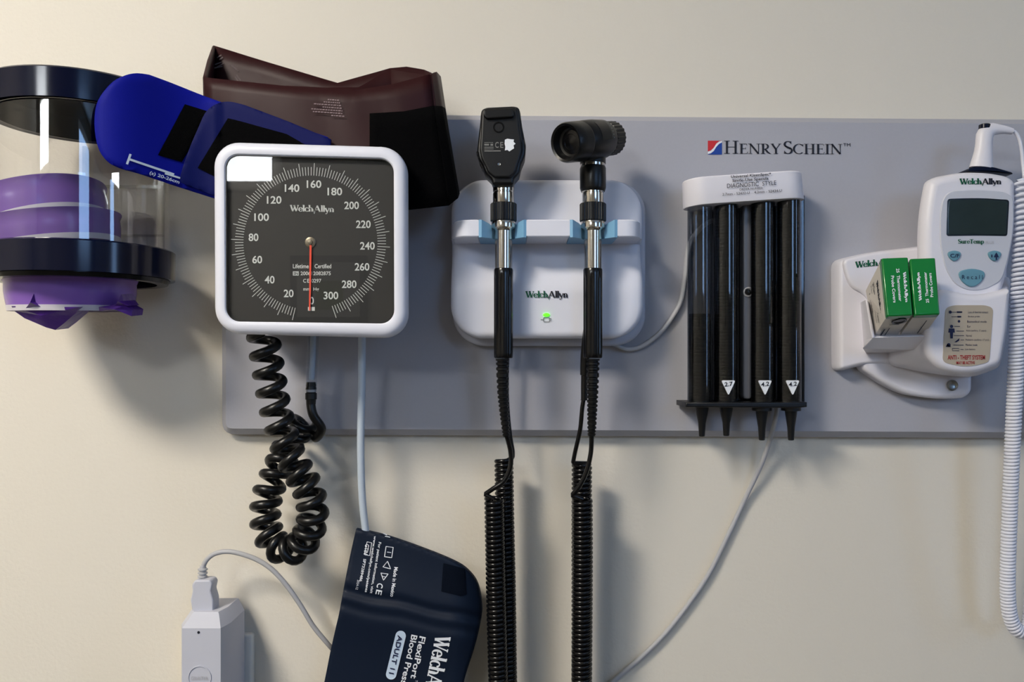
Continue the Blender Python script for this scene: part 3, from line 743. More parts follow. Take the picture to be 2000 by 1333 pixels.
# front skin as rings: back larger, rounded front edge
x0, x1 = P(880, 0, cd).x, P(1258, 0, cd).x; zt, zb = P(0, 345, cd).z, P(0, 661, cd).z
mb = MB(); R_c = .030
def halfw(z):       # rounded corner outline
    e = 0
    if z > zt-R_c: e = R_c-math.sqrt(max(0, R_c**2-(z-(zt-R_c))**2))
    if z < zb+R_c: e = max(e, R_c-math.sqrt(max(0, R_c**2-((zb+R_c)-z)**2)))
    return (x1-x0)/2-e
zs_sh0, zs_sh1 = P(0, 429, .085).z, P(0, 463, .085).z
def prof(z):
    if z > zs_sh0: return .054-.006*((z-zs_sh0)/(zt-zs_sh0))
    if z > zs_sh1: return .054
    t = (zs_sh1-z)/(zs_sh1-zb)
    return .042+.018*(3*min(1, t/.55)**2-2*min(1, t/.55)**3)
rows = []; NR = 64; cxm = (x0+x1)/2
us = [-1, -.995, -.985, -.965, -.93, -.85, -.7, -.5, -.3, -.1, .1, .3, .5, .7, .85, .93, .965, .985, .995, 1]
for i in range(NR+1):
    t = i/NR; t = .5-.5*math.cos(PI*t); z = zt+(zb-zt)*t; hw_ = max(halfw(z), .001); dd = prof(z)
    ev = min(zt-z, z-zb); vr = .006
    ed = vr-math.sqrt(max(0, vr**2-(vr-min(vr, ev))**2))
    row = [Vector((cxm-hw_-.0015, -.0185, z))]
    for u in us:
        s_ = (1-abs(u))*hw_; er = .008; ex = er-math.sqrt(max(0, er**2-(er-min(er, s_))**2))
        row.append(Vector((cxm+u*hw_, -(dd-max(ed, ex)), z)))
    row.append(Vector((cxm+hw_+.0015, -.0185, z))); rows.append(row)
mb.loft(rows, False, False, closed=False)
# back, top and bottom closures
mb.add([r[0] for r in rows]+[r[-1] for r in rows], [(i, i+1, NR+1+i+1, NR+1+i) for i in range(NR)])
mb.add(rows[0], [tuple(range(len(rows[0])))]); mb.add(rows[-1], [tuple(range(len(rows[-1])))])
mb.obj('body', M['white'], ch, 40)
# base tray a little larger at the bottom
bo = W2(rquad([(884, 352), (1262, 352), (1262, 676), (884, 676)], 62, 12), .036)
MB().extrude(bo, .034, .0185, .003).obj('base_tray', M['grey'], ch, 40)
# shelf: three segments with rounded outer ends in plan
def plan(mb, pts, z0, z1, b=.001):
    """pts: (x, depth) outline in plan, extruded between heights"""
    rings = []
    n = len(pts); cx_ = sum(p[0] for p in pts)/n; cy_ = sum(p[1] for p in pts)/n
    o3 = inset(pts, b)
    rings = [[Vector((x, -d, z0)) for x, d in o3], [Vector((x, -d, z0+b)) for x, d in pts], [Vector((x, -d, z1-b)) for x, d in pts], [Vector((x, -d, z1)) for x, d in o3]]
    return mb.loft(rings)
sd = .085
X = lambda px, d=.085: P(px, 0, d).x
plan(MB(), [(X(881), .035), (X(881.5), .062), (X(885), .072), (X(893), .080), (X(905), .0845), (X(918), sd), (X(935), sd), (X(935), .035)], zs_sh1, zs_sh0).obj('shelf', M['white'], ch, 40)
plan(MB(), [(X(1028), .035), (X(1028), sd), (X(1113), sd), (X(1113), .035)], zs_sh1, zs_sh0).obj('shelf', M['white'], ch, 40)
plan(MB(), [(X(1206), .035), (X(1206), sd), (X(1222), sd), (X(1235), .0845), (X(1247), .080), (X(1254.5), .072), (X(1258), .062), (X(1258.5), .035)], zs_sh1, zs_sh0).obj('shelf', M['white'], ch, 40)
HD = .078
for cxp in (983.5, 1158):
    cx_ = P(cxp, 0, HD).x; cup = MB()
    xa, xb = X(935 if cxp < 1000 else 1113), X(1028 if cxp < 1000 else 1206); ri = .0103
    def side(sg, xo):
        pts = [(xo, .036), (xo, sd), (xo+(cx_-xo)*.12, sd+.0008), (cx_+sg*(ri+.0022), .0805), (cx_+sg*ri, .078)]
        for k in range(1, 6):
            a = PI/2*k/5; pts.append((cx_+sg*ri*math.cos(a), .078-ri*math.sin(a)))
        pts.append((cx_, .036)); return pts
    for sg, xo in ((-1, xa), (1, xb)):
        pts = side(sg, xo); b_ = .0008
        # top slopes down towards the handle
        n = len(pts)
        def topz(x): return zs_sh0-.0002-max(0, min(1, (abs(x-xo))/(abs(cx_-xo))-.25))*.016
        rings = [[Vector((x, -d, zs_sh1-.0004)) for x, d in pts], [Vector((x, -d, topz(x))) for x, d in pts]]
        cup.loft(rings)
    cup.obj('cup', M['bluecup'], ch, 30)
maker_word([(1026, 568.5), (1109, 568.5), (1109, 581.5), (1026, 581.5)], .0609, M['inkg'], M['inkb'], ch)
pdp = .0606
MB().lathe(P(1067, 615.5, .0592), (0, -1, 0), [(0, .0016), (.0018, .0016), (.0024, .001)], 20, sx=1.9).obj('power_light', M['led'], ch)
m = MB()
def pl(pts, w_=1.1):
    q = stroke2(pts, w_); m.add([P(x, y, .0609) for x, y in q[0]], q[1])
pl([(1062,621),(1073,621),(1073,629),(1062,629),(1062,621)]); pl([(1056,625),(1062,625)]); pl([(1073,623),(1077,623)]); pl([(1073,627),(1077,627)])
m.obj('plug_symbol', M['inkb'], ch, 0)

# cables of the charger and the wall adapter
pc_ = thing('power_cable', 'thin grey power cable running from the charger round to the wall adapter', 'cable', P(1240, 690, .01))
cab = smooth_path(PP([(1185,664,.03),(1203,674,.027),(1225,682,.024),(1252,678,.022),(1285,655,.022),(1312,622,.022),(1330,588,.022),(1338,540,.022),(1350,470,.022),(1400,430,.022),(1470,470,.022),(1520,600,.022),(1524,740,.022),(1518,800,.023),(1508,845,.024),(1488,905,.014),(1455,975,.006),(1420,1050,.005),(1385,1120,.005),(1345,1180,.005),(1300,1237,.005),(1255,1282,.005),(1205,1325,.005),(1120,1400,.005),(980,1450,.005),(820,1440,.006),(700,1340,.01),(655,1276,.02),(640,1258,.026),(612,1224,.03),(585,1180,.034),(558,1142,.037),(530,1112,.039),(500,1093,.04),(465,1081,.041),(440,1078,.041),(418,1083,.041),(403,1095,.041),(396,1110,.041)]), 8)
MB().tube(cab, .00225, 10).obj('cable', M['cord'], pc_, 60)
sr = []
for i in range(4): sr += [(.0033*i, .0030), (.0006+.0033*i, .0044), (.0018+.0033*i, .0044), (.0024+.0033*i, .0030)]
MB().lathe(P(395, 1136, .041), (.05, 0, 1), sr+[(.0145, .0026)], 18).obj('strain_relief', M['cord'], pc_, 40)
m = MB(); pq = [(376,1142,3),(382,1133,4),(411,1133,4),(416,1141,3),(413,1155,3),(418,1172,3),(418,1196,1),(377,1196,1),(373,1172,3),(377,1155,3)]
m.extrude(W2(round_poly(pq, 3, 3), .048), .050, .034, .0015, True).obj('plug', M['grey'], pc_, 40)

ad = thing('power_adapter', 'light grey power adapter plugged in the wall outlet at lower left', 'adapter', P(398, 1380, .0))
dF = .066; m = MB()
def oct_(z_, inx=0, top=0):
    xl, xr = P(347, 0, dF).x+inx, P(431, 0, dF).x-inx
    xr2 = P(449.5, 0, .052).x-inx; xl2 = P(347, 0, dF).x+inx-.001
    return [Vector((xl2, -.012, z_)), Vector((xl2, -.055+top, z_)), Vector((xl+.004, -dF+top, z_)), Vector((xr, -dF+top, z_)), Vector((xr2, -.050+top, z_)), Vector((xr2, -.012, z_))]
z1_, z2_ = P(0, 1228, dF).z, P(0, 1196, .055).z
m.loft([oct_(P(0, 1480, dF).z), oct_(z1_), oct_(z2_-.0012, .0052, .010), oct_(z2_, .0062, .011)]).obj('body', M['grey'], ad, 15)
ld = P(388, 1236, dF)
MB().lathe(ld, (0, -1, 0), [(-.001, .0012), (.0003, .0012), (.0003, .0001)], 14).obj('indicator', M['inkb'], ad)
m = MB(); cc = P(390, 1324, dF+.0003)
rg = [[cc+Vector((r*math.cos(2*PI*i/40), y_, r*math.sin(2*PI*i/40))) for i in range(40)] for r, y_ in ((.0104, .0006), (.0104, -.0004), (.0097, -.0004), (.0097, .0006))]
m.loft(rg, False, False); m.obj('emblem_ring', M['grey'], ad, 30)
m = MB(); sans(m, 'GlobTek', qr(373, 1322, 407, 1329), dF+.0006); m.obj('emblem_text', M['cord'], ad, 0)
ou = thing('wall_outlet', 'off white wall outlet plate behind the grey adapter', 'outlet', P(424, 1460, 0))
a_, b_ = P(354, 1475, .006), P(494, 1239, .006)
MB().extrude(rrect(a_.x, a_.z, b_.x, b_.z, .003, 4), .0075, .0004, .0028).obj('plate', M['cream'], ou, 40)
MB().extrude(rrect(a_.x+.018, a_.z+.02, b_.x-.018, b_.z-.02, .002, 3), .0112, .0075, .001).obj('socket_insert', M['cream'], ou, 40)

# ================================================================== INSTRUMENT HANDLES
kH = S*(D-HD)/D
def hz(py): return (EY-py)*kH
def hx(px): return (px-1000)*kH
def knurl(mb, cx, z0, z1, r, n=30):
    rings = []
    for (z, rr, dep) in ((z0, r*.94, 0), (z0+.0008, r, 1), (z1-.0008, r, 1), (z1, r*.94, 0)):
        rings.append([Vector((cx+(rr-(.0007 if (i % 4) < 2 else 0)*dep)*math.cos(2*PI*i/(4*n)), -HD+(rr-(.0007 if (i % 4) < 2 else 0)*dep)*math.sin(2*PI*i/(4*n)), z)) for i in range(4*n)])
    return mb.loft(rings)
def handle(root, cxp, chrome_top):
    cx = hx(cxp); px = kH
    def lat(prof, n=36): return MB().lathe((cx, -HD, 0), (0, 0, 1), [(hz(y), r*px) for y, r in prof], n)
    lat([(400, 20.5), (398, 21), (378.5, 21), (377.5, 19.8), (376, 19.8), (375, 21), (chrome_top+1, 21), (chrome_top, 19.5)]).obj('neck_ring', M['chrome'], root, 30)
    knurl(MB(), cx, hz(433.5), hz(398), 25.8*px).obj('knurled_ring', M['black'], root, 20)
    lat([(526, 17.2), (452, 17.2), (449, 19), (446, 23.5), (438, 24), (433, 23)]).obj('sleeve', M['chrome'], root, 30)
    # fluted grip
    rings = []; n = 96
    for (y, rr, dep) in ((700, 17, 0), (698, 18.4, .3), (690, 18.8, 1), (545, 18.8, 1), (538, 18.8, 0), (528, 18.8, 0), (525, 17.6, 0)):
        ring = []
        for i in range(n):
            a = 2*PI*i/n; f = max(0, math.cos(7*a))**2*1.4*dep
            ring.append(Vector((cx+(rr-f)*px*math.cos(a), -HD+(rr-f)*px*math.sin(a), hz(y))))
        rings.append(ring)
    MB().loft(rings).obj('grip', M['blackg'], root, 40)
def relief(root, pts, r0, r1, n=15, flat=1.0, name='strain_relief'):
    path = [Vector(p) for p in pts]; L = len(path); rr = []; pp = []
    sp = smooth_path(path, 30)
    for i, p in enumerate(sp):
        t = i/(len(sp)-1); base = r0+(r1-r0)*t; ph = (t*n) % 1
        rr.append(base*(1 if ph < .62 else .78)); pp.append(p)
    return MB().tube(pp, rr, 16).obj(name, M['rubber'], root, 30)

# --- ophthalmoscope (left)
op = thing('ophthalmoscope', 'black flat headed ophthalmoscope in the left cradle slot', 'instrument', (hx(983.5), -HD, hz(700)))
handle(op, 983.5, 354)
hd_px = [(939,222),(941,213),(950,209),(1004,206.5),(1013,209),(1016,217),(1020,247),(1025,272),(1027.5,285),(1026,303),(1018,322),(1015,338),(1004,350),(1003,361),(962,361),(960,350),(948,338),(943,324),(935,311),(931.5,293),(934,270),(937.6,240)]
hw = W2(round_poly(hd_px, 4, 3), .094)
MB().extrude(hw, .094, .066, .0025, True).obj('head', M['black'], op, 30)
md = W2(round_poly([(941,216),(951,210.5),(1003,208.5),(1011,212),(1015,247),(1019,275),(1020,295),(1012,320),(1006,338),(996,347),(966,347),(953,336),(947,322),(940,309),(937,292),(939,262)], 4, 3), .0968)
MB().extrude(md, .0968, .0935, .0016).obj('face_plate', M['black'], op, 30)
bw = W2(round_poly([(944,214),(1002,211.5),(1004,225),(1001,229),(951,232),(944,226)], 3, 3), .100)
MB().extrude(bw, .1005, .096, .0012).obj('brow_rest', M['rubber'], op, 30)
MB().lathe(P(974, 249, .0966), (0, -1, 0), [(0, .0048), (.0006, .0048), (.0006, .0036), (-.0012, .0030), (-.0018, .0012)], 24).obj('lens', M['blackg'], op)
MB().lathe(P(975.5, 252, .0958), (0, -1, 0), [(0, .0014), (.0008, .0010), (.0010, .0002)], 14).obj('lens_glint', M['chrome'], op)
MB().lathe(P(975, 321, .0966), (0, -1, 0), [(0, .0013), (.0004, .0012), (.0002, .0004)], 14).obj('screw', M['steel'], op)
od = .0971; m = MB()
sans(m, 'C', qr(967, 277.5, 974, 289), od, True); sans(m, 'E', qr(977, 277.5, 983, 289), od, True)
for (xa_, ya, xb_, yb) in ((946,294,978,296),(946,278,963,279),(946,281,955,284.5),(958,281,963,285),(946,287,964,288.4),(946,290.5,964,291.8)): m.add([P(x, y, od) for x, y in qr(xa_, ya, xb_, yb)], [(0, 1, 2, 3)])
m.obj('lettering', mat('grey_print', (120, 120, 118), .7), op, 0)
m = MB(); wp = [(986,273),(991,271),(997,272),(1004,272.5),(1003,277),(1007,281),(1003,284),(1004,290),(999,293),(995,296),(991,293),(986,294),(987,287),(985.5,281)]
m.add([P(x, y, od) for x, y in wp], [tuple(range(len(wp)))]); m.obj('worn_sticker', M['inkw'], op, 0)
def wheel_teeth(mb, x, y, d):  # serrated side of the lens wheel
    mb.lathe(P(x, y, d), (0, -1, 0), [(0, .006), (.006, .006)], 12)
mb = MB()
for i in range(6):
    p = P(934.5+i*1.9, 302+i*5.5, .083); mb.lathe(p, (0, -1, 0), [(-.007, .0016), (.007, .0016)], 8)
mb.obj('lens_wheel', M['rubber'], op, 30)
relief(op, PP([(981.5,701,HD),(982,760,.077),(985,810,.076),(989,853,.075)]), .0061, .0032, 17)
def cord(root, pre, coilf, turn, coilb, post, R, r, pitch):
    a = smooth_path(PP(pre), 8); hf = helix(smooth_path(PP(coilf+turn+coilb), 8), R, pitch, 14, phase=PI)
    z = smooth_path(PP(post), 8)
    MB().tube(a+hf+z, r, 8).obj('coil_cord', M['rubber2'], root, 60)
M['rubber2'] = mat('glossy_cord_rubber', (9, 9, 10), .22, bump=.0)
cord(op, [(989,850,.075),(997,882,.072),(997,912,.071),(984,940,.071),(962,956,.070),(947,966,.068)],
     [(965,972,.062),(966.5,1060,.060),(969,1180,.058),(973,1340,.056),(975,1440,.055)], [(980,1490,.047),(988,1490,.038)],
     [(993,1440,.034),(991,1300,.034),(989,1150,.034),(986,1020,.036),(984,898,.036)],
     [(1001,894,.037),(1001,880,.037),(996,850,.038),(990,780,.039),(990,690,.04),(990,668,.04)], .0071, .0021, .00425)

# --- otoscope (right)
ot = thing('otoscope', 'black barrel headed otoscope in the right cradle slot', 'instrument', (hx(1158), -HD, hz(700)))
handle(ot, 1158, 371)
cx = hx(1158)
def latO(prof, n=36): return MB().lathe((cx, -HD, 0), (0, 0, 1), [(hz(y), r*kH) for y, r in prof], n)
latO([(375, 23), (371, 24.5), (368, 25.5), (330, 25.5), (327, 24.5), (324, 23)]).obj('collar', M['rubber'], ot, 30)
latO([(326, 24.3), (321, 24.3)]).obj('collar_ring', M['chrome'], ot, 30)
latO([(321, 25), (310, 25), (297, 24), (275, 23)]).obj('neck', M['black'], ot, 30)
F0 = P(1104, 279, .112); B0 = P(1199, 270, .064); ax = (B0-F0); LB = ax.length; ax = ax.normalized()
kk = lambda d: S*(D-d)/D
MB().lathe(F0, ax, [(.008, .0095), (.007, .0118), (.001, .0140), (0, .0158), (.002, .0168), (.010, .0170), (.018, .0172), (.0185, .0166), (.021, .0163)], 48).obj('eyepiece', M['rubber'], ot, 30)
MB().lathe(F0, ax, [(.0078, .0100), (.0072, .0070), (.0078, .0065), (.0070, .0035), (.0060, .0005)], 32).obj('lens', M['blackg'], ot, 30)
MB().lathe(F0, ax, [(.019, .0160), (.022, .0172), (LB*.50, .0176), (LB*.72, .0168), (LB*.78, .0150), (LB*.80, .0145)], 48).obj('barrel', M['black'], ot, 30)
mb = MB(); rings = []
for (t, rr, dp_) in ((LB*.79, .0135, 0), (LB*.80, .0150, 1), (LB*.97, .0150, 1), (LB*.99, .0135, 0), (LB*1.0, .010, 0)):
    o0 = F0+ax*t; u = (Vector((1, 0, 0))-ax*ax.x).normalized(); v = ax.cross(u)
    rings.append([o0+u*((rr-(.0006*dp_ if i % 4 < 2 else 0))*math.cos(2*PI*i/96))+v*((rr-(.0006*dp_ if i % 4 < 2 else 0))*math.sin(2*PI*i/96)) for i in range(96)])
mb.loft(rings).obj('focus_wheel', M['rubber'], ot, 20)
MB().lathe(F0+ax*(LB*.98), ax, [(0, .009), (.003, .0065), (.007, .0045), (.008, .0030)], 24).obj('tip_mount', M['black'], ot, 30)
# viewing window and focus scale on the barrel side facing the viewer
uu = ax.cross(Vector((0, 0, 1))).normalized()
if uu.y > 0: uu = -uu
vv = uu.cross(ax).normalized()
if vv.z < 0: vv = -vv
def onb(t, ang, lift=.0003, r=.0174):
    return F0+ax*t+(uu*math.cos(ang)+vv*math.sin(ang))*(r+lift)
m = MB(); n = 8
V = [onb(LB*t, a) for t in (.42, .62) for a in [(-.15+1.05*i/n) for i in range(n+1)]]
m.add(V, [(i, i+1, n+2+i, n+1+i) for i in range(n)]); m.obj('side_window', M['blackg'], ot, 40)
m = MB()
for i in range(7):
    a = -.1+i*.16; m.add([onb(LB*.655, a, .0002, .0172), onb(LB*.675, a, .0002, .0172), onb(LB*.675, a+.05, .0002, .0172), onb(LB*.655, a+.05, .0002, .0172)], [(0, 1, 2, 3)])
m.obj('focus_marks', mat('scale_print', (110, 120, 122), .6), ot, 0)
relief(ot, PP([(1158.5,701,HD),(1157.5,760,.078),(1156.5,810,.077),(1155.5,852,.076)]), .0060, .0036, 17)
relief(ot, PP([(1150,630,.071),(1143,690,.066),(1141.5,740,.063),(1141,782,.062)]), .0042, .0038, 1, name='cord_sleeve')
cord(ot, [(1155.5,850,.076),(1154,885,.074),(1146,920,.073),(1133,948,.072),(1117,968,.070)],
     [(1137,972,.062),(1137.5,1080,.060),(1137,1200,.058),(1136,1340,.056),(1136,1440,.055)], [(1137,1490,.047),(1138,1490,.038)],
     [(1137,1440,.034),(1136,1300,.034),(1136,1150,.034),(1136,1020,.036),(1136.5,905,.038)],
     [(1119,905,.05),(1124,880,.056),(1133,840,.060),(1137,800,.062),(1140,780,.062)], .0076, .0021, .00425)

# ================================================================== SPECULA DISPENSER
SD = .070
sp = thing('specula_dispenser', 'smoked tube dispenser for ear specula with white printed cap', 'dispenser', P(1460, 797, .018))
kS = kk(.055)
TX = [1370.5, 1422, 1494, 1546]; TY = .048; TR = .0112
z0s, z1s = (EY-788)*kk(TY), (EY-388)*kk(TY)
def tx(px): return (px-1000)*kk(TY+.008)
for i, px in enumerate(TX):
    MB().lathe((tx(px), -TY, z0s), (0, 0, 1), [(0, TR), (z1s-z0s, TR)], 40, False, False).obj('tube', M['smokeclear'], sp, 60)
# back plate
a_, b_ = P(1348, 790, .03), P(1395, 380, .03)
MB().extrude(rrect(a_.x, a_.z, b_.x, b_.z, .002, 3), .030, .0185, .001).obj('clear_back', M['smokeclear'], sp, 40)
a_, b_ = P(1396, 790, .03), P(1572, 380, .03)
MB().extrude(rrect(a_.x, a_.z, b_.x, b_.z, .002, 3), .030, .0185, .001).obj('back_plate', M['smokedark'], sp, 40)
a_, b_ = P(1452, 780, .044), P(1469, 392, .044)
MB().extrude(rrect(a_.x, a_.z, b_.x, b_.z, .0035, 4), .044, .031, .0015).obj('centre_strip', mat('smoke_grey_plastic', (96, 98, 106), .3), sp, 40)
MB().lathe(P(1461, 571, .044), (0, -1, 0), [(0, .0046), (.0012, .0046), (.0018, .0038), (.0006, .0030)], 24).obj('screw_cup', M['cord'], sp)
MB().lathe(P(1461, 571, .0445), (0, -1, 0), [(0, .0030), (.0014, .0026), (.0018, .0008)], 18).obj('screw', M['blackg'], sp)
# stacks of nested specula
tops = [617, 392, 392, 392]
for i, px in enumerate(TX):
    ztop = (EY-tops[i])*kk(TY); z = z0s+.001; pr = [(z0s, .0098)]
    r_ = .0099
    while z < ztop: pr += [(z, r_-.0002), (z+.0004, r_), (z+.0026, r_), (z+.0029, r_-.0002)]; z += .0030
    o = MB().lathe((tx(px), -TY, 0), (0, 0, 1), pr, 24).obj('specula_stack', M['spec'], sp, 30); o['kind'] = 'stuff'
# base plate
bp_ = W2([(1338.5, 786), (1575.5, 786), (1575.5, 795.5), (1558, 797.5), (1338.5, 796)], .062)
MB().extrude(bp_, .0635, .022, .0012).obj('base_plate', M['black'], sp, 40)
# cap: stadium in plan, tipped 4 degrees
tilt = math.radians(3.9); cc = P(1463.5, 363.5, .07); hwc = (1583.5-1343.5)/2*kk(.066); hh = 27.5*kk(.068)
cap = MB(); rings = []
def stad(s_, off):
    out = []; R2 = .019
    for (sx_, a0) in ((1, -90), (-1, 90)):
        for k in range(13):
            a = math.radians(a0+180*k/12); out.append(((hwc-R2)*sx_+(R2-off)*math.cos(a)*1.0, (R2*1.0-off)*math.sin(a)))
    return out
def cp(x, y, z): return Vector((cc.x+x*math.cos(tilt)-z*math.sin(tilt), y-.0475, cc.z+x*math.sin(tilt)+z*math.cos(tilt)))
for (z, off) in ((-hh, .0020), (-hh, .0004), (-hh+.001, 0), (hh-.0015, .0008), (hh-.0004, .0016), (hh, .003)):
    rings.append([cp(x, y, z) for x, y in stad(1, off)])
cap.loft(rings).obj('cap', M['white2'], sp, 30)
cdp = .0675
m = MB(); tl = math.tan(tilt)
def cl_(s_, xa_, xb_, ymid, h, bold=False):
    ya = ymid-(xa_-1463.5)*tl; yb = ymid-(xb_-1463.5)*tl
    sans(m, s_, [(xa_, ya-h/2), (xb_, yb-h/2), (xb_, yb+h/2), (xa_, ya+h/2)], cdp, bold)
cl_('Universal KleenSpec*', 1427.5, 1506, 343.5, 7.2, True); cl_('Single-Use Specula', 1430.5, 1501, 351.5, 7.2, True); cl_('DIAGNOSTIC  STYLE', 1420, 1516, 360.5, 8.5)
cl_('ORDER NUMBER', 1444, 1490, 369, 4); cl_('2.7mm - 52432-U', 1411, 1464, 376.5, 5); cl_('4.2mm - 52434-U', 1473, 1527, 376.5, 5)
m.obj('lettering', M['inkb'], sp, 0)
for px, s_ in ((1423, '2.7'), (1494.5, '4.2'), (1548.5, '4.2')):
    tri = round_poly([(px-14, 743.5, 4), (px+13.5, 743.5, 4), (px, 773, 4)], 4, 4); dt = TY+TR+.0008
    o = MB().extrude(W2(tri, dt), dt, dt-.0012, 0).obj('size_sticker', M['inkw'], sp, 0)
    m = MB(); sans(m, s_, [(px-8, 747.5), (px+8, 745.5), (px+8, 754), (px-8, 756)], dt+.0004, True); m.obj('sticker_text', M['inkb'], o, 0)
# the specula poking out below
for i, (px, yb, col_) in enumerate(((1371,853,0),(1418.5,852,0),(1488,860.5,1),(1545,860.5,1))):
    ky = kk(.050); z_t = (EY-796)*ky; zb_ = (EY-yb)*ky; x_ = (px-1000)*ky
    pr = [(zb_, .0022), (zb_+.0004, .0027), (zb_+.012, .0034), (z_t-.006, .0052), (z_t-.001, .0060), (z_t+.002, .0062)]
    if col_: pr = pr[:4]+[(z_t-.0035, .0055), (z_t-.0030, .0088), (z_t+.001, .0088)]
    o = MB().lathe((x_, -.050, 0), (0, 0, 1), pr, 28).obj('ear_speculum', M['black'], None, 30)
    tag(o, ['black ear speculum tip under the unmarked leftmost dispenser tube', 'black ear speculum tip under the first tube marked 2.7', 'collared black ear speculum tip beside the thin grey cable under the dispenser', 'collared black ear speculum tip under the rightmost dispenser tube'][i], 'speculum', 'ear specula poking out below the dispenser')

# ================================================================== THERMOMETER HOLDER
th = thing('thermometer_holder', 'white moulded wall holder for the thermometer with beige warning label', 'holder', P(1800, 780, .018))
HF = .036
hp_ = [(1637,506,16),(1700,491,30),(1802,479,10),(1973,476,12),(1972,566,6),(1962,640,20),(1955,690,20),(1947,724,16),(1903,738,14),(1862,737,20),(1800,727,30),(1750,716,30),(1697,713,30),(1638,728,16)]
how = W2(round_poly(hp_, 6, 4), HF)
mb = MB()
rings = [ry(how, .0185), ry(how, HF-.010), ry(inset(how, .0006), HF-.006), ry(inset(how, .0015), HF-.0028), ry(inset(how, .0028), HF-.0008), ry(inset(how, .0042), HF), ry(inset(how, .0050), HF)]
hob = mb.loft(rings).obj('body', M['white2'], th, 50)
# lower mounting tab
tp = [(1684,720,14),(1735,754,30),(1773,772,30),(1837,781,30),(1888,779,14),(1902,766,14),(1903,700,12),(1690,690,12)]
MB().extrude(W2(round_poly(tp, 6, 4), .036), .034, .0185, .004).obj('mounting_tab', M['white2'], th, 40)
MB().lathe(P(1860, 753, .036), (0, -1, 0), [(0, .0052), (.0008, .0050), (.0011, .0042), (.0004, .0030), (.0004, .0004)], 24).obj('screw', M['steel'], th)
# front cup lip that holds the thermometer
lipo = [(1833,564,14),(1862,571,16),(1898,577,20),(1932,573,16),(1970,562,12),(1961,650,20),(1950,712,14),(1903,730,20),(1862,730,20),(1830,722,20),(1800,690,20),(1812,600,20)]
lipb = [(1800,545,14),(1862,545,16),(1898,545,20),(1932,545,16),(1974,540,12),(1966,650,20),(1953,718,14),(1903,737,20),(1860,736,20),(1800,727,20),(1730,713,20),(1750,600,20)]
lf, lbk = round_poly(lipo, 6, 5), round_poly(lipb, 6, 5); rings = []; CF = .088
for i in range(9):
    t = i/8; e = t*t*(3-2*t); d = .034+(CF-.006-.034)*t
    rings.append([P(a[0]+(b[0]-a[0])*e, a[1]+(b[1]-a[1])*e, d) for a, b in zip(lbk, lf)])
wf = W2(lf, CF-.006)
for i in range(1, 6):
    a = PI/2*i/5; rings.append(ry(inset(wf, .0055*(1-math.cos(a))), CF-.006+.006*math.sin(a)))
rings.append(ry(inset(wf, .0062), CF))
MB().loft(rings).obj('front_cup', M['white2'], th, 60)
# carton pocket: lip and side wall, tipped outwards
def hexa(mb, f, bk_): return mb.add(f+bk_, [(0, 1, 2, 3), (7, 6, 5, 4), (0, 4, 5, 1), (1, 5, 6, 2), (2, 6, 7, 3), (3, 7, 4, 0)])
pk = MB()
f = PP([(1704,659,.083),(1808,656,.083),(1800,684,.066),(1684,681,.066)]); bk_ = PP([(1700,640,.034),(1815,640,.034),(1815,690,.034),(1690,690,.034)]); hexa(pk, f, bk_)
f = PP([(1690,585,.084),(1695,588,.084),(1709,660,.083),(1703,662,.083)]); bk_ = PP([(1680,590,.034),(1700,590,.034),(1712,670,.034),(1686,676,.034)]); hexa(pk, f, bk_)
pko = pk.obj('carton_pocket', M['white2'], th, 25)
bvm = pko.modifiers.new('edge', 'BEVEL'); bvm.width = .0010; bvm.segments = 2
# finger scoop at the top left of the holder: raised curved land
sc = [(1647,507,12),(1700,494,20),(1800,482,10),(1800,600,10),(1705,600,10),(1690,575,30),(1662,562,30),(1650,530,14)]
MB().extrude(W2(round_poly(sc, 6, 6), .0395), .0395, .034, .0030, False, 4).obj('upper_land', M['white2'], th, 50)
maker_word([(1670, 511), (1753, 503), (1753, 515.5), (1670, 523.5)], .0400, M['inkg'], M['inkb'], th, .22, .08)
# warning label
LD = .0886
lb_ = round_poly([(1847,602,10),(1862,596.5,10),(1925,596.5,10),(1940,602,10),(1932.5,708,10),(1888,718.5,30),(1841.5,708,10)], 8, 4)
lo_ = MB().extrude(W2(lb_, LD), LD, LD-.0008, 0).obj('warning_label', M['label'], th, 0)
m = MB(); e3 = LD+.0004
sans(m, 'ANTI - THEFT SYSTEM', qr(1851, 694, 1924, 703), e3, True); sans(m, 'MAY BE ACTIVE', qr(1868, 706, 1904, 712), e3, True); m.obj('red_text', M['inkr'], lo_, 0)
m = MB()
for (xa_, xb_, y) in ((1855,1880,610),(1858,1878,619),(1864,1875,638),(1868,1883,647),(1863,1883,656),(1876,1883,664.5),(1862,1882,674.5),(1876,1882,683)):
    q = stroke2([(xa_, y), (xb_, y)], .9); m.add([P(x, y_, e3) for x, y_ in q[0]], q[1])
for s_, xa_, xb_, y in (('Loss of thermal contact',1891,1930,610),('Broken probe',1891,1914,619),('Biomedical mode',1889,1927,628.5),('Ear',1889,1896,638),('Adult (axillary, 17 years)',1887,1926,646.5),('Normal',1887,1898,656),('Pediatric (axillary, 17 yrs)',1886,1931,664.5),('Monitor mode',1886,1909,674),('Low battery',1885,1905,683)):
    sans(m, s_, qr(xa_, y-2.1, xb_, y+2.1), e3)
def poly(pts): m.add([P(x, y, e3) for x, y in pts], [tuple(range(len(pts)))])
def disc(x, y, r): poly([(x+r*math.cos(2*PI*i/12), y+r*math.sin(2*PI*i/12)) for i in range(12)])
disc(1856, 610, 3); poly(qr(1869,608.5,1879,611.5)); poly(qr(1870,617.5,1877,620.5)); disc(1873, 628, 2.6)
disc(1858.5, 638, 3.2); poly([(1853,642),(1864,642),(1865,650),(1861.5,650),(1861,661.5),(1856,661.5),(1855.5,650),(1852,650)])
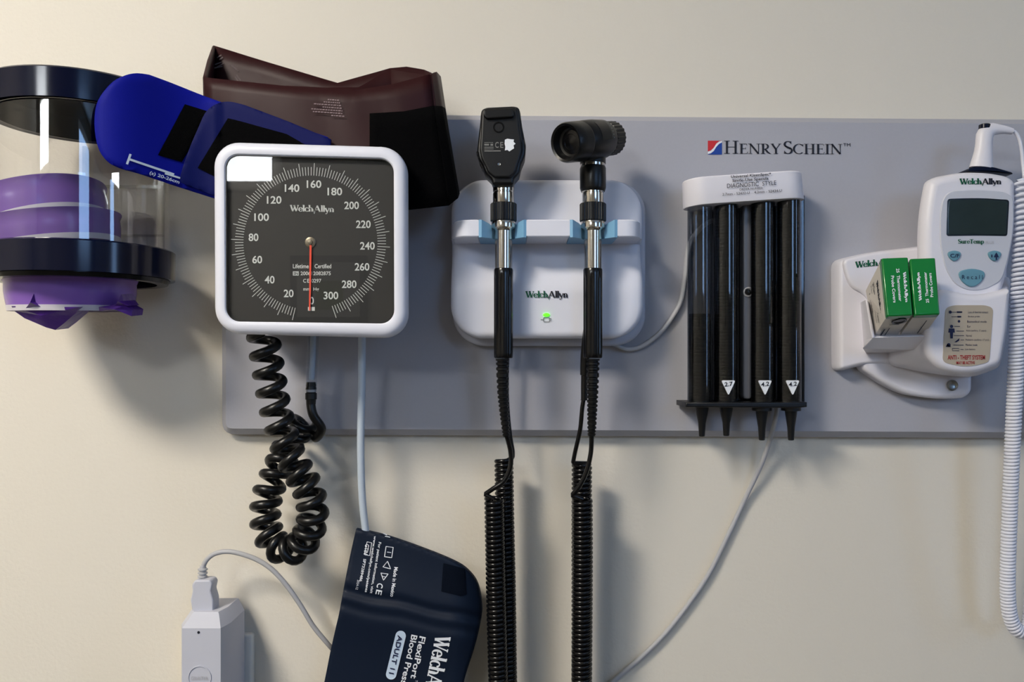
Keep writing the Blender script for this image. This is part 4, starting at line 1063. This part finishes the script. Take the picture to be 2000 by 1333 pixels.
poly([(1864,669),(1874,661),(1873,666),(1868,669)]); disc(1853, 674.5, 3.8); poly([(1847,678),(1850,672),(1858,678)])
loopq = [(1860,681),(1873,681),(1873,685.5),(1860,685.5),(1860,681)]; q = stroke2(loopq, .9); m.add([P(x, y_, e3) for x, y_ in q[0]], q[1])
m.obj('symbols', M['inkn'], lo_, 0)

# ================================================================== PROBE COVER CARTONS
def carton(label, F, Bk, words, dirn, left_text, hole):
    """F front corners TL TR BR BL, Bk back corners, all (px,py,d)"""
    t = thing('probe_cover_box', label, 'box', P(*Bk[3]), 'probe cover boxes in the holder')
    f, bk2 = PP(F), PP(Bk); cut = .16
    mid = [a.lerp(b, cut) for a, b in zip(f, bk2)]
    mb = hexa(MB(), f, mid); o = mb.obj('lid', M['greenbox'], t, 25); bv = o.modifiers.new('edge', 'BEVEL'); bv.width = .0013; bv.segments = 3
    cen = sum(f, Vector())/4
    def shr(q, c_, k=.975): return c_+(q-c_)*k
    cm = sum(mid, Vector())/4; cb = sum(bk2, Vector())/4
    mb = hexa(MB(), [shr(q, cm) for q in mid], [shr(q, cb) for q in bk2]); o2 = mb.obj('carton', M['whitebox'], t, 0)
    nrm = (f[1]-f[0]).cross(f[3]-f[0]).normalized()
    if nrm.y > 0: nrm = -nrm
    def onf(u, v, q=f, lift=.0004, n_=nrm): return (q[0].lerp(q[1], u)).lerp(q[3].lerp(q[2], u), v)+n_*lift
    def put(mb, vf, u0, v0, u1, v1, across, q=f, n_=nrm):
        """text running along v; 'across' +1 reads downward, -1 reads upward"""
        v_, fc = vf; xs = [p[0] for p in v_]; ys = [p[1] for p in v_]; a0, a1, b0, b1 = min(xs), max(xs), min(ys), max(ys); out = []
        for x, y in v_:
            s_ = (x-a0)/(a1-a0); r_ = (y-b0)/(b1-b0)
            if across > 0: out.append(onf(u0+(u1-u0)*r_, v0+(v1-v0)*s_, q, .0006, n_))
            else: out.append(onf(u1+(u0-u1)*r_, v1+(v0-v1)*s_, q, .0006, n_))
        mb.add(out, fc)
    m = MB(); W_ = serif('WelchAllyn', .24, .1, -.03)
    if dirn > 0:
        put(m, W_, .70, .26, .86, .78, 1); put(m, text_mesh('25  Thermometer', True), .49, .20, .61, .76, 1); put(m, text_mesh('Probe Covers', True), .27, .32, .39, .78, 1)
    else:
        put(m, W_, .19, .26, .35, .76, -1); put(m, text_mesh('25  Thermometer', True), .47, .26, .59, .80, -1); put(m, text_mesh('Probe Covers', True), .66, .28, .78, .70, -1)
    m.obj('lettering', M['inkw'], t, 0)
    # side (left) and bottom faces of the white part
    ql_ = [mid[0], mid[0], mid[3], mid[3]]; left = [bk2[0], mid[0], mid[3], bk2[3]]
    nl = (left[1]-left[0]).cross(left[3]-left[0]).normalized()
    if nl.x > 0: nl = -nl
    m = MB()
    if left_text:
        put(m, W_, .70, .22, .86, .80, 1, left, nl); put(m, text_mesh('25 Thermometer Probe Covers', True), .50, .14, .60, .90, 1, left, nl)
        put(m, text_mesh('25 couvre-sondes pour thermometre'), .36, .12, .44, .86, 1, left, nl); put(m, text_mesh('REF 05031-125'), .2, .2, .28, .6, 1, left, nl)
    bot = [mid[3], mid[2], bk2[2], bk2[3]]; nb = (bot[1]-bot[0]).cross(bot[3]-bot[0]).normalized()
    if nb.z > 0: nb = -nb
    def qb(u0, v0, u1, v1): m.add([onf(u, v, bot, .0005, nb) for u, v in ((u0, v0), (u1, v0), (u1, v1), (u0, v1))], [(0, 1, 2, 3)])
    if hole: qb(.2, .55, .26, .95); qb(.38, .5, .42, .95); qb(.3, .28, .7, .31)
    else: qb(.6, .1, .64, .85)
    m.obj('side_print', M['inkb'], t, 0)
    if hole:
        c_ = onf(.62, .12, bot, .0002, nb); 
        MB().lathe(c_-nb*.0004, nb, [(0, .0062), (.0009, .0062), (.0009, .0045), (.0003, .0040), (.0003, .0005)], 24, sx=1.0).obj('opening', M['blackg'], t)
carton('left green and white carton of probe covers, opening showing underneath', [(1722,504,.106),(1774,502,.106),(1783,616,.119),(1733,618,.119)], [(1690,567,.066),(1738,565,.066),(1754,655,.072),(1708,657,.072)], '', 1, True, True)
carton('right green and white carton of probe covers, touching the thermometer', [(1777,505,.106),(1827,503,.106),(1836,614,.119),(1787,616,.119)], [(1742,565,.066),(1790,563,.066),(1806,655,.072),(1758,656,.072)], '', -1, False, False)

# ================================================================== THERMOMETER
tm = thing('thermometer', 'white electronic thermometer with dark screen and teal buttons', 'thermometer', P(1895, 580, .05))
TF = .079
tpx = [(1816,352,8),(1834,342,10),(1888,332,20),(1936,333,20),(1976,341,10),(1990,353,8),(1990,449,30),(1980,500,20),(1968,560,16),(1940,606,20),(1880,612,20),(1836,606,10),(1803,520,12),(1802,449,30),(1807,398,30)]
tw = W2(round_poly(tpx, 8, 4), TF)
MB().loft([ry(inset(tw, .015), .040), ry(inset(tw, .0135), .044), ry(inset(tw, .0045), TF-.018), ry(tw, TF-.010), ry(inset(tw, .0012), TF-.005), ry(inset(tw, .0035), TF-.0016), ry(inset(tw, .0075), TF), ry(inset(tw, .0085), TF)]).obj('case', M['white2'], tm, 50)
ppx = [(1842,387,12),(1857,373,12),(1913,369.5,30),(1964,375,10),(1979,386,8),(1981,440,30),(1971,500,20),(1957,548,12),(1926,566,16),(1890,568,16),(1865,555,12),(1847,526,16),(1837,480,20),(1836,420,20)]
MB().extrude(W2(round_poly(ppx, 8, 4), TF+.0009), TF+.0009, TF-.002, .0008).obj('front_panel', M['panel'], tm, 40)
MB().extrude(W2([(x, y) for x, y in round_poly([(1853,391,5),(1912,389,30),(1969,393,5),(1966.5,425,20),(1965,459,4),(1908,458,20),(1851,459,4),(1851,425,20)], 5, 4)], TF+.0013), TF+.0013, TF-.001, .0004).obj('screen', M['lcd'], tm, 30)
fr_o = W2(round_poly([(1850.5,388.5,6),(1912,386.5,30),(1971.5,390.5,6),(1967.5,461.5,5),(1908,460.5,20),(1848.5,461.5,5)], 5, 4), TF+.0011)
MB().extrude(fr_o, TF+.0011, TF-.001, .0002).obj('screen_surround', M['smoke'], tm, 30)
def shield(cx_, cy_, w_, h_): return round_poly([(cx_-w_/2, cy_-h_*.32, h_*.3), (cx_, cy_-h_*.52, w_*.4), (cx_+w_/2, cy_-h_*.32, h_*.3), (cx_+w_*.36, cy_+h_*.2, h_*.3), (cx_, cy_+h_*.55, w_*.25), (cx_-w_*.36, cy_+h_*.2, h_*.3)], 4, 4)
for cx_, cy_, w_, h_, rim in ((1865, 500, 28, 22, 0), (1943.5, 500, 28, 22, 0), (1899, 543, 56, 38, 0)):
    MB().extrude(W2(shield(cx_, cy_, w_, h_), TF+.0025), TF+.0025, TF, .0009).obj('button', M['button'], tm, 40)
m = MB(); bdp_ = TF+.0028
sans(m, 'C/F', ql(1856, 503.5, 1874, 503.5, 7.5), bdp_, True); sans(m, 'R e c a l l', ql(1879, 545.5, 1919, 545.5, 8), bdp_)
sans(m, '1', ql(1936, 503, 1938.5, 503, 5.5), bdp_, True)
m.add([P(x, y, bdp_) for x, y in ((1943,498),(1946,493),(1949,498),(1951,503),(1947.5,503),(1947.5,508),(1944.5,508),(1944.5,503),(1941,503))], [tuple(range(9))])
m.obj('button_marks', M['inkn'], tm, 0)
maker_word([(1874, 348.5), (1955.5, 348.5), (1955.5, 360), (1874, 360)], TF+.0005, M['inkg'], M['inkb'], tm, .22, .08)
m = MB(); a = serif('SureTemp', .2, .07, -.02); fit(m, a, qr(1871, 467.5, 1922, 476), TF+.0013, (0, max(p[0] for p in a[0]), 0, 1))
m.obj('lettering', M['inkg'], tm, 0)
m = MB(); sans(m, 'PLUS', qr(1925, 471.5, 1941.5, 476.5), TF+.0013); m.obj('lettering', M['cord'], tm, 0)
# dark probe well
MB().extrude(W2(round_poly([(1888,331,2),(1900,326.5,4),(1937,326.5,8),(1974,337,4),(1977,341,2),(1936,338,10),(1888,336,4)], 3, 3), .070), .072, .054, .001).obj('probe_well', M['navy'], tm, 30)
# probe: its own thing in the well
pb = thing('thermometer_probe', 'white bent thermometer probe handle with coiled white cord', 'probe', P(1917, 328, .066))
sec = [((1916.5,329),23,15),((1918.5,312),19.5,14),((1920.5,296),17,13),((1921.5,280),15.5,12.5),((1923,266),16.5,12),((1928,256),17,11),((1940,252.5),12,9),((1954,253),9,8),((1966,254.5),7.5,7),((1977,257),6,6)]
rings = []; n = 24; kp = kk(.066)
dirs = []
for i, (c_, _, _) in enumerate(sec):
    a = Vector(sec[max(i-1, 0)][0]); b2 = Vector(sec[min(i+1, len(sec)-1)][0]); t = (b2-a).normalized(); dirs.append(t)
for i, (c_, hw_, dw) in enumerate(sec):
    nn = Vector((dirs[i].y, -dirs[i].x)); ring = []
    for j in range(n):
        a = 2*PI*j/n; q = Vector(c_)+nn*(hw_*math.cos(a)); p = P(q.x, q.y, .066); p.y -= dw*kp*math.sin(a); ring.append(p)
    rings.append(ring)
MB().loft(rings).obj('probe_handle', M['white2'], pb, 60)
MB().lathe(P(1923, 245.5, .066), (0, 0, 1), [(-.003, .0050), (.0006, .0048), (.0014, .0035), (.0016, .001)], 20).obj('eject_button', M['navy'], pb)
lead = smooth_path(PP([(1974,256,.066),(1982,258,.066),(1990,270,.066),(1995,290,.066),(1998,320,.066),(2001,350,.068)]), 6)
cpath = smooth_path(PP([(1994,352,.072),(1994,420,.072),(1992,500,.072),(1988.5,600,.070),(1985,700,.066),(1980.5,800,.060),(1976,900,.055),(1972,1000,.05),(1969,1090,.046),(1968,1150,.043),(1972,1200,.040),(1984,1229,.038),(2000,1234,.036),(2012,1210,.034),(2016,1150,.034),(2020,1000,.034),(2030,800,.034)]), 10)
kp2 = kk(.07)
hc = helix(cpath, .0052, .004, 12, phase=0, pitch_fn=lambda t: .0054-.0019*min(1, t/.22)-.0004*min(1, t/.6))
MB().tube(lead+hc, .0016, 8).obj('coil_cord', M['white'], pb, 60)

# ================================================================== PICTURE ON THE FAR WALL (seen only in the dial glass)
def mirror_px(px, py):
    """point of the far wall that the gauge glass shows at this pixel"""
    p = P(px, py, GD); v = p-Vector((0, -D, 0)); t = (YF+.03+GD)/(-v.y); return p+Vector((v.x*t, 0, v.z*t))*-1 if False else Vector((p.x+v.x*(-(YF+.03)-GD)/v.y, YF+.03, p.z+v.z*(-(YF+.03)-GD)/v.y))
a_, b_ = mirror_px(566, 633), mirror_px(716, 499)
pf = thing('wall_picture', 'green picture in a dark frame, seen only reflected in the dial glass', 'picture', (a_.x, YF, a_.z))
MB().box((a_.x, YF, a_.z), (b_.x, YF+.03, b_.z)).obj('frame', M['frame'], pf, 0)
MB().box((a_.x+.03, YF+.0301, a_.z+.03), (b_.x-.03, YF+.033, b_.z-.03)).obj('mount', M['mount'], pf, 0)
MB().box((a_.x+.11, YF+.0331, a_.z+.06), (b_.x-.10, YF+.035, b_.z-.11)).obj('print', M['greenpic'], pf, 0)

for o in bpy.data.objects:
    if '_o' in o: del o['_o']
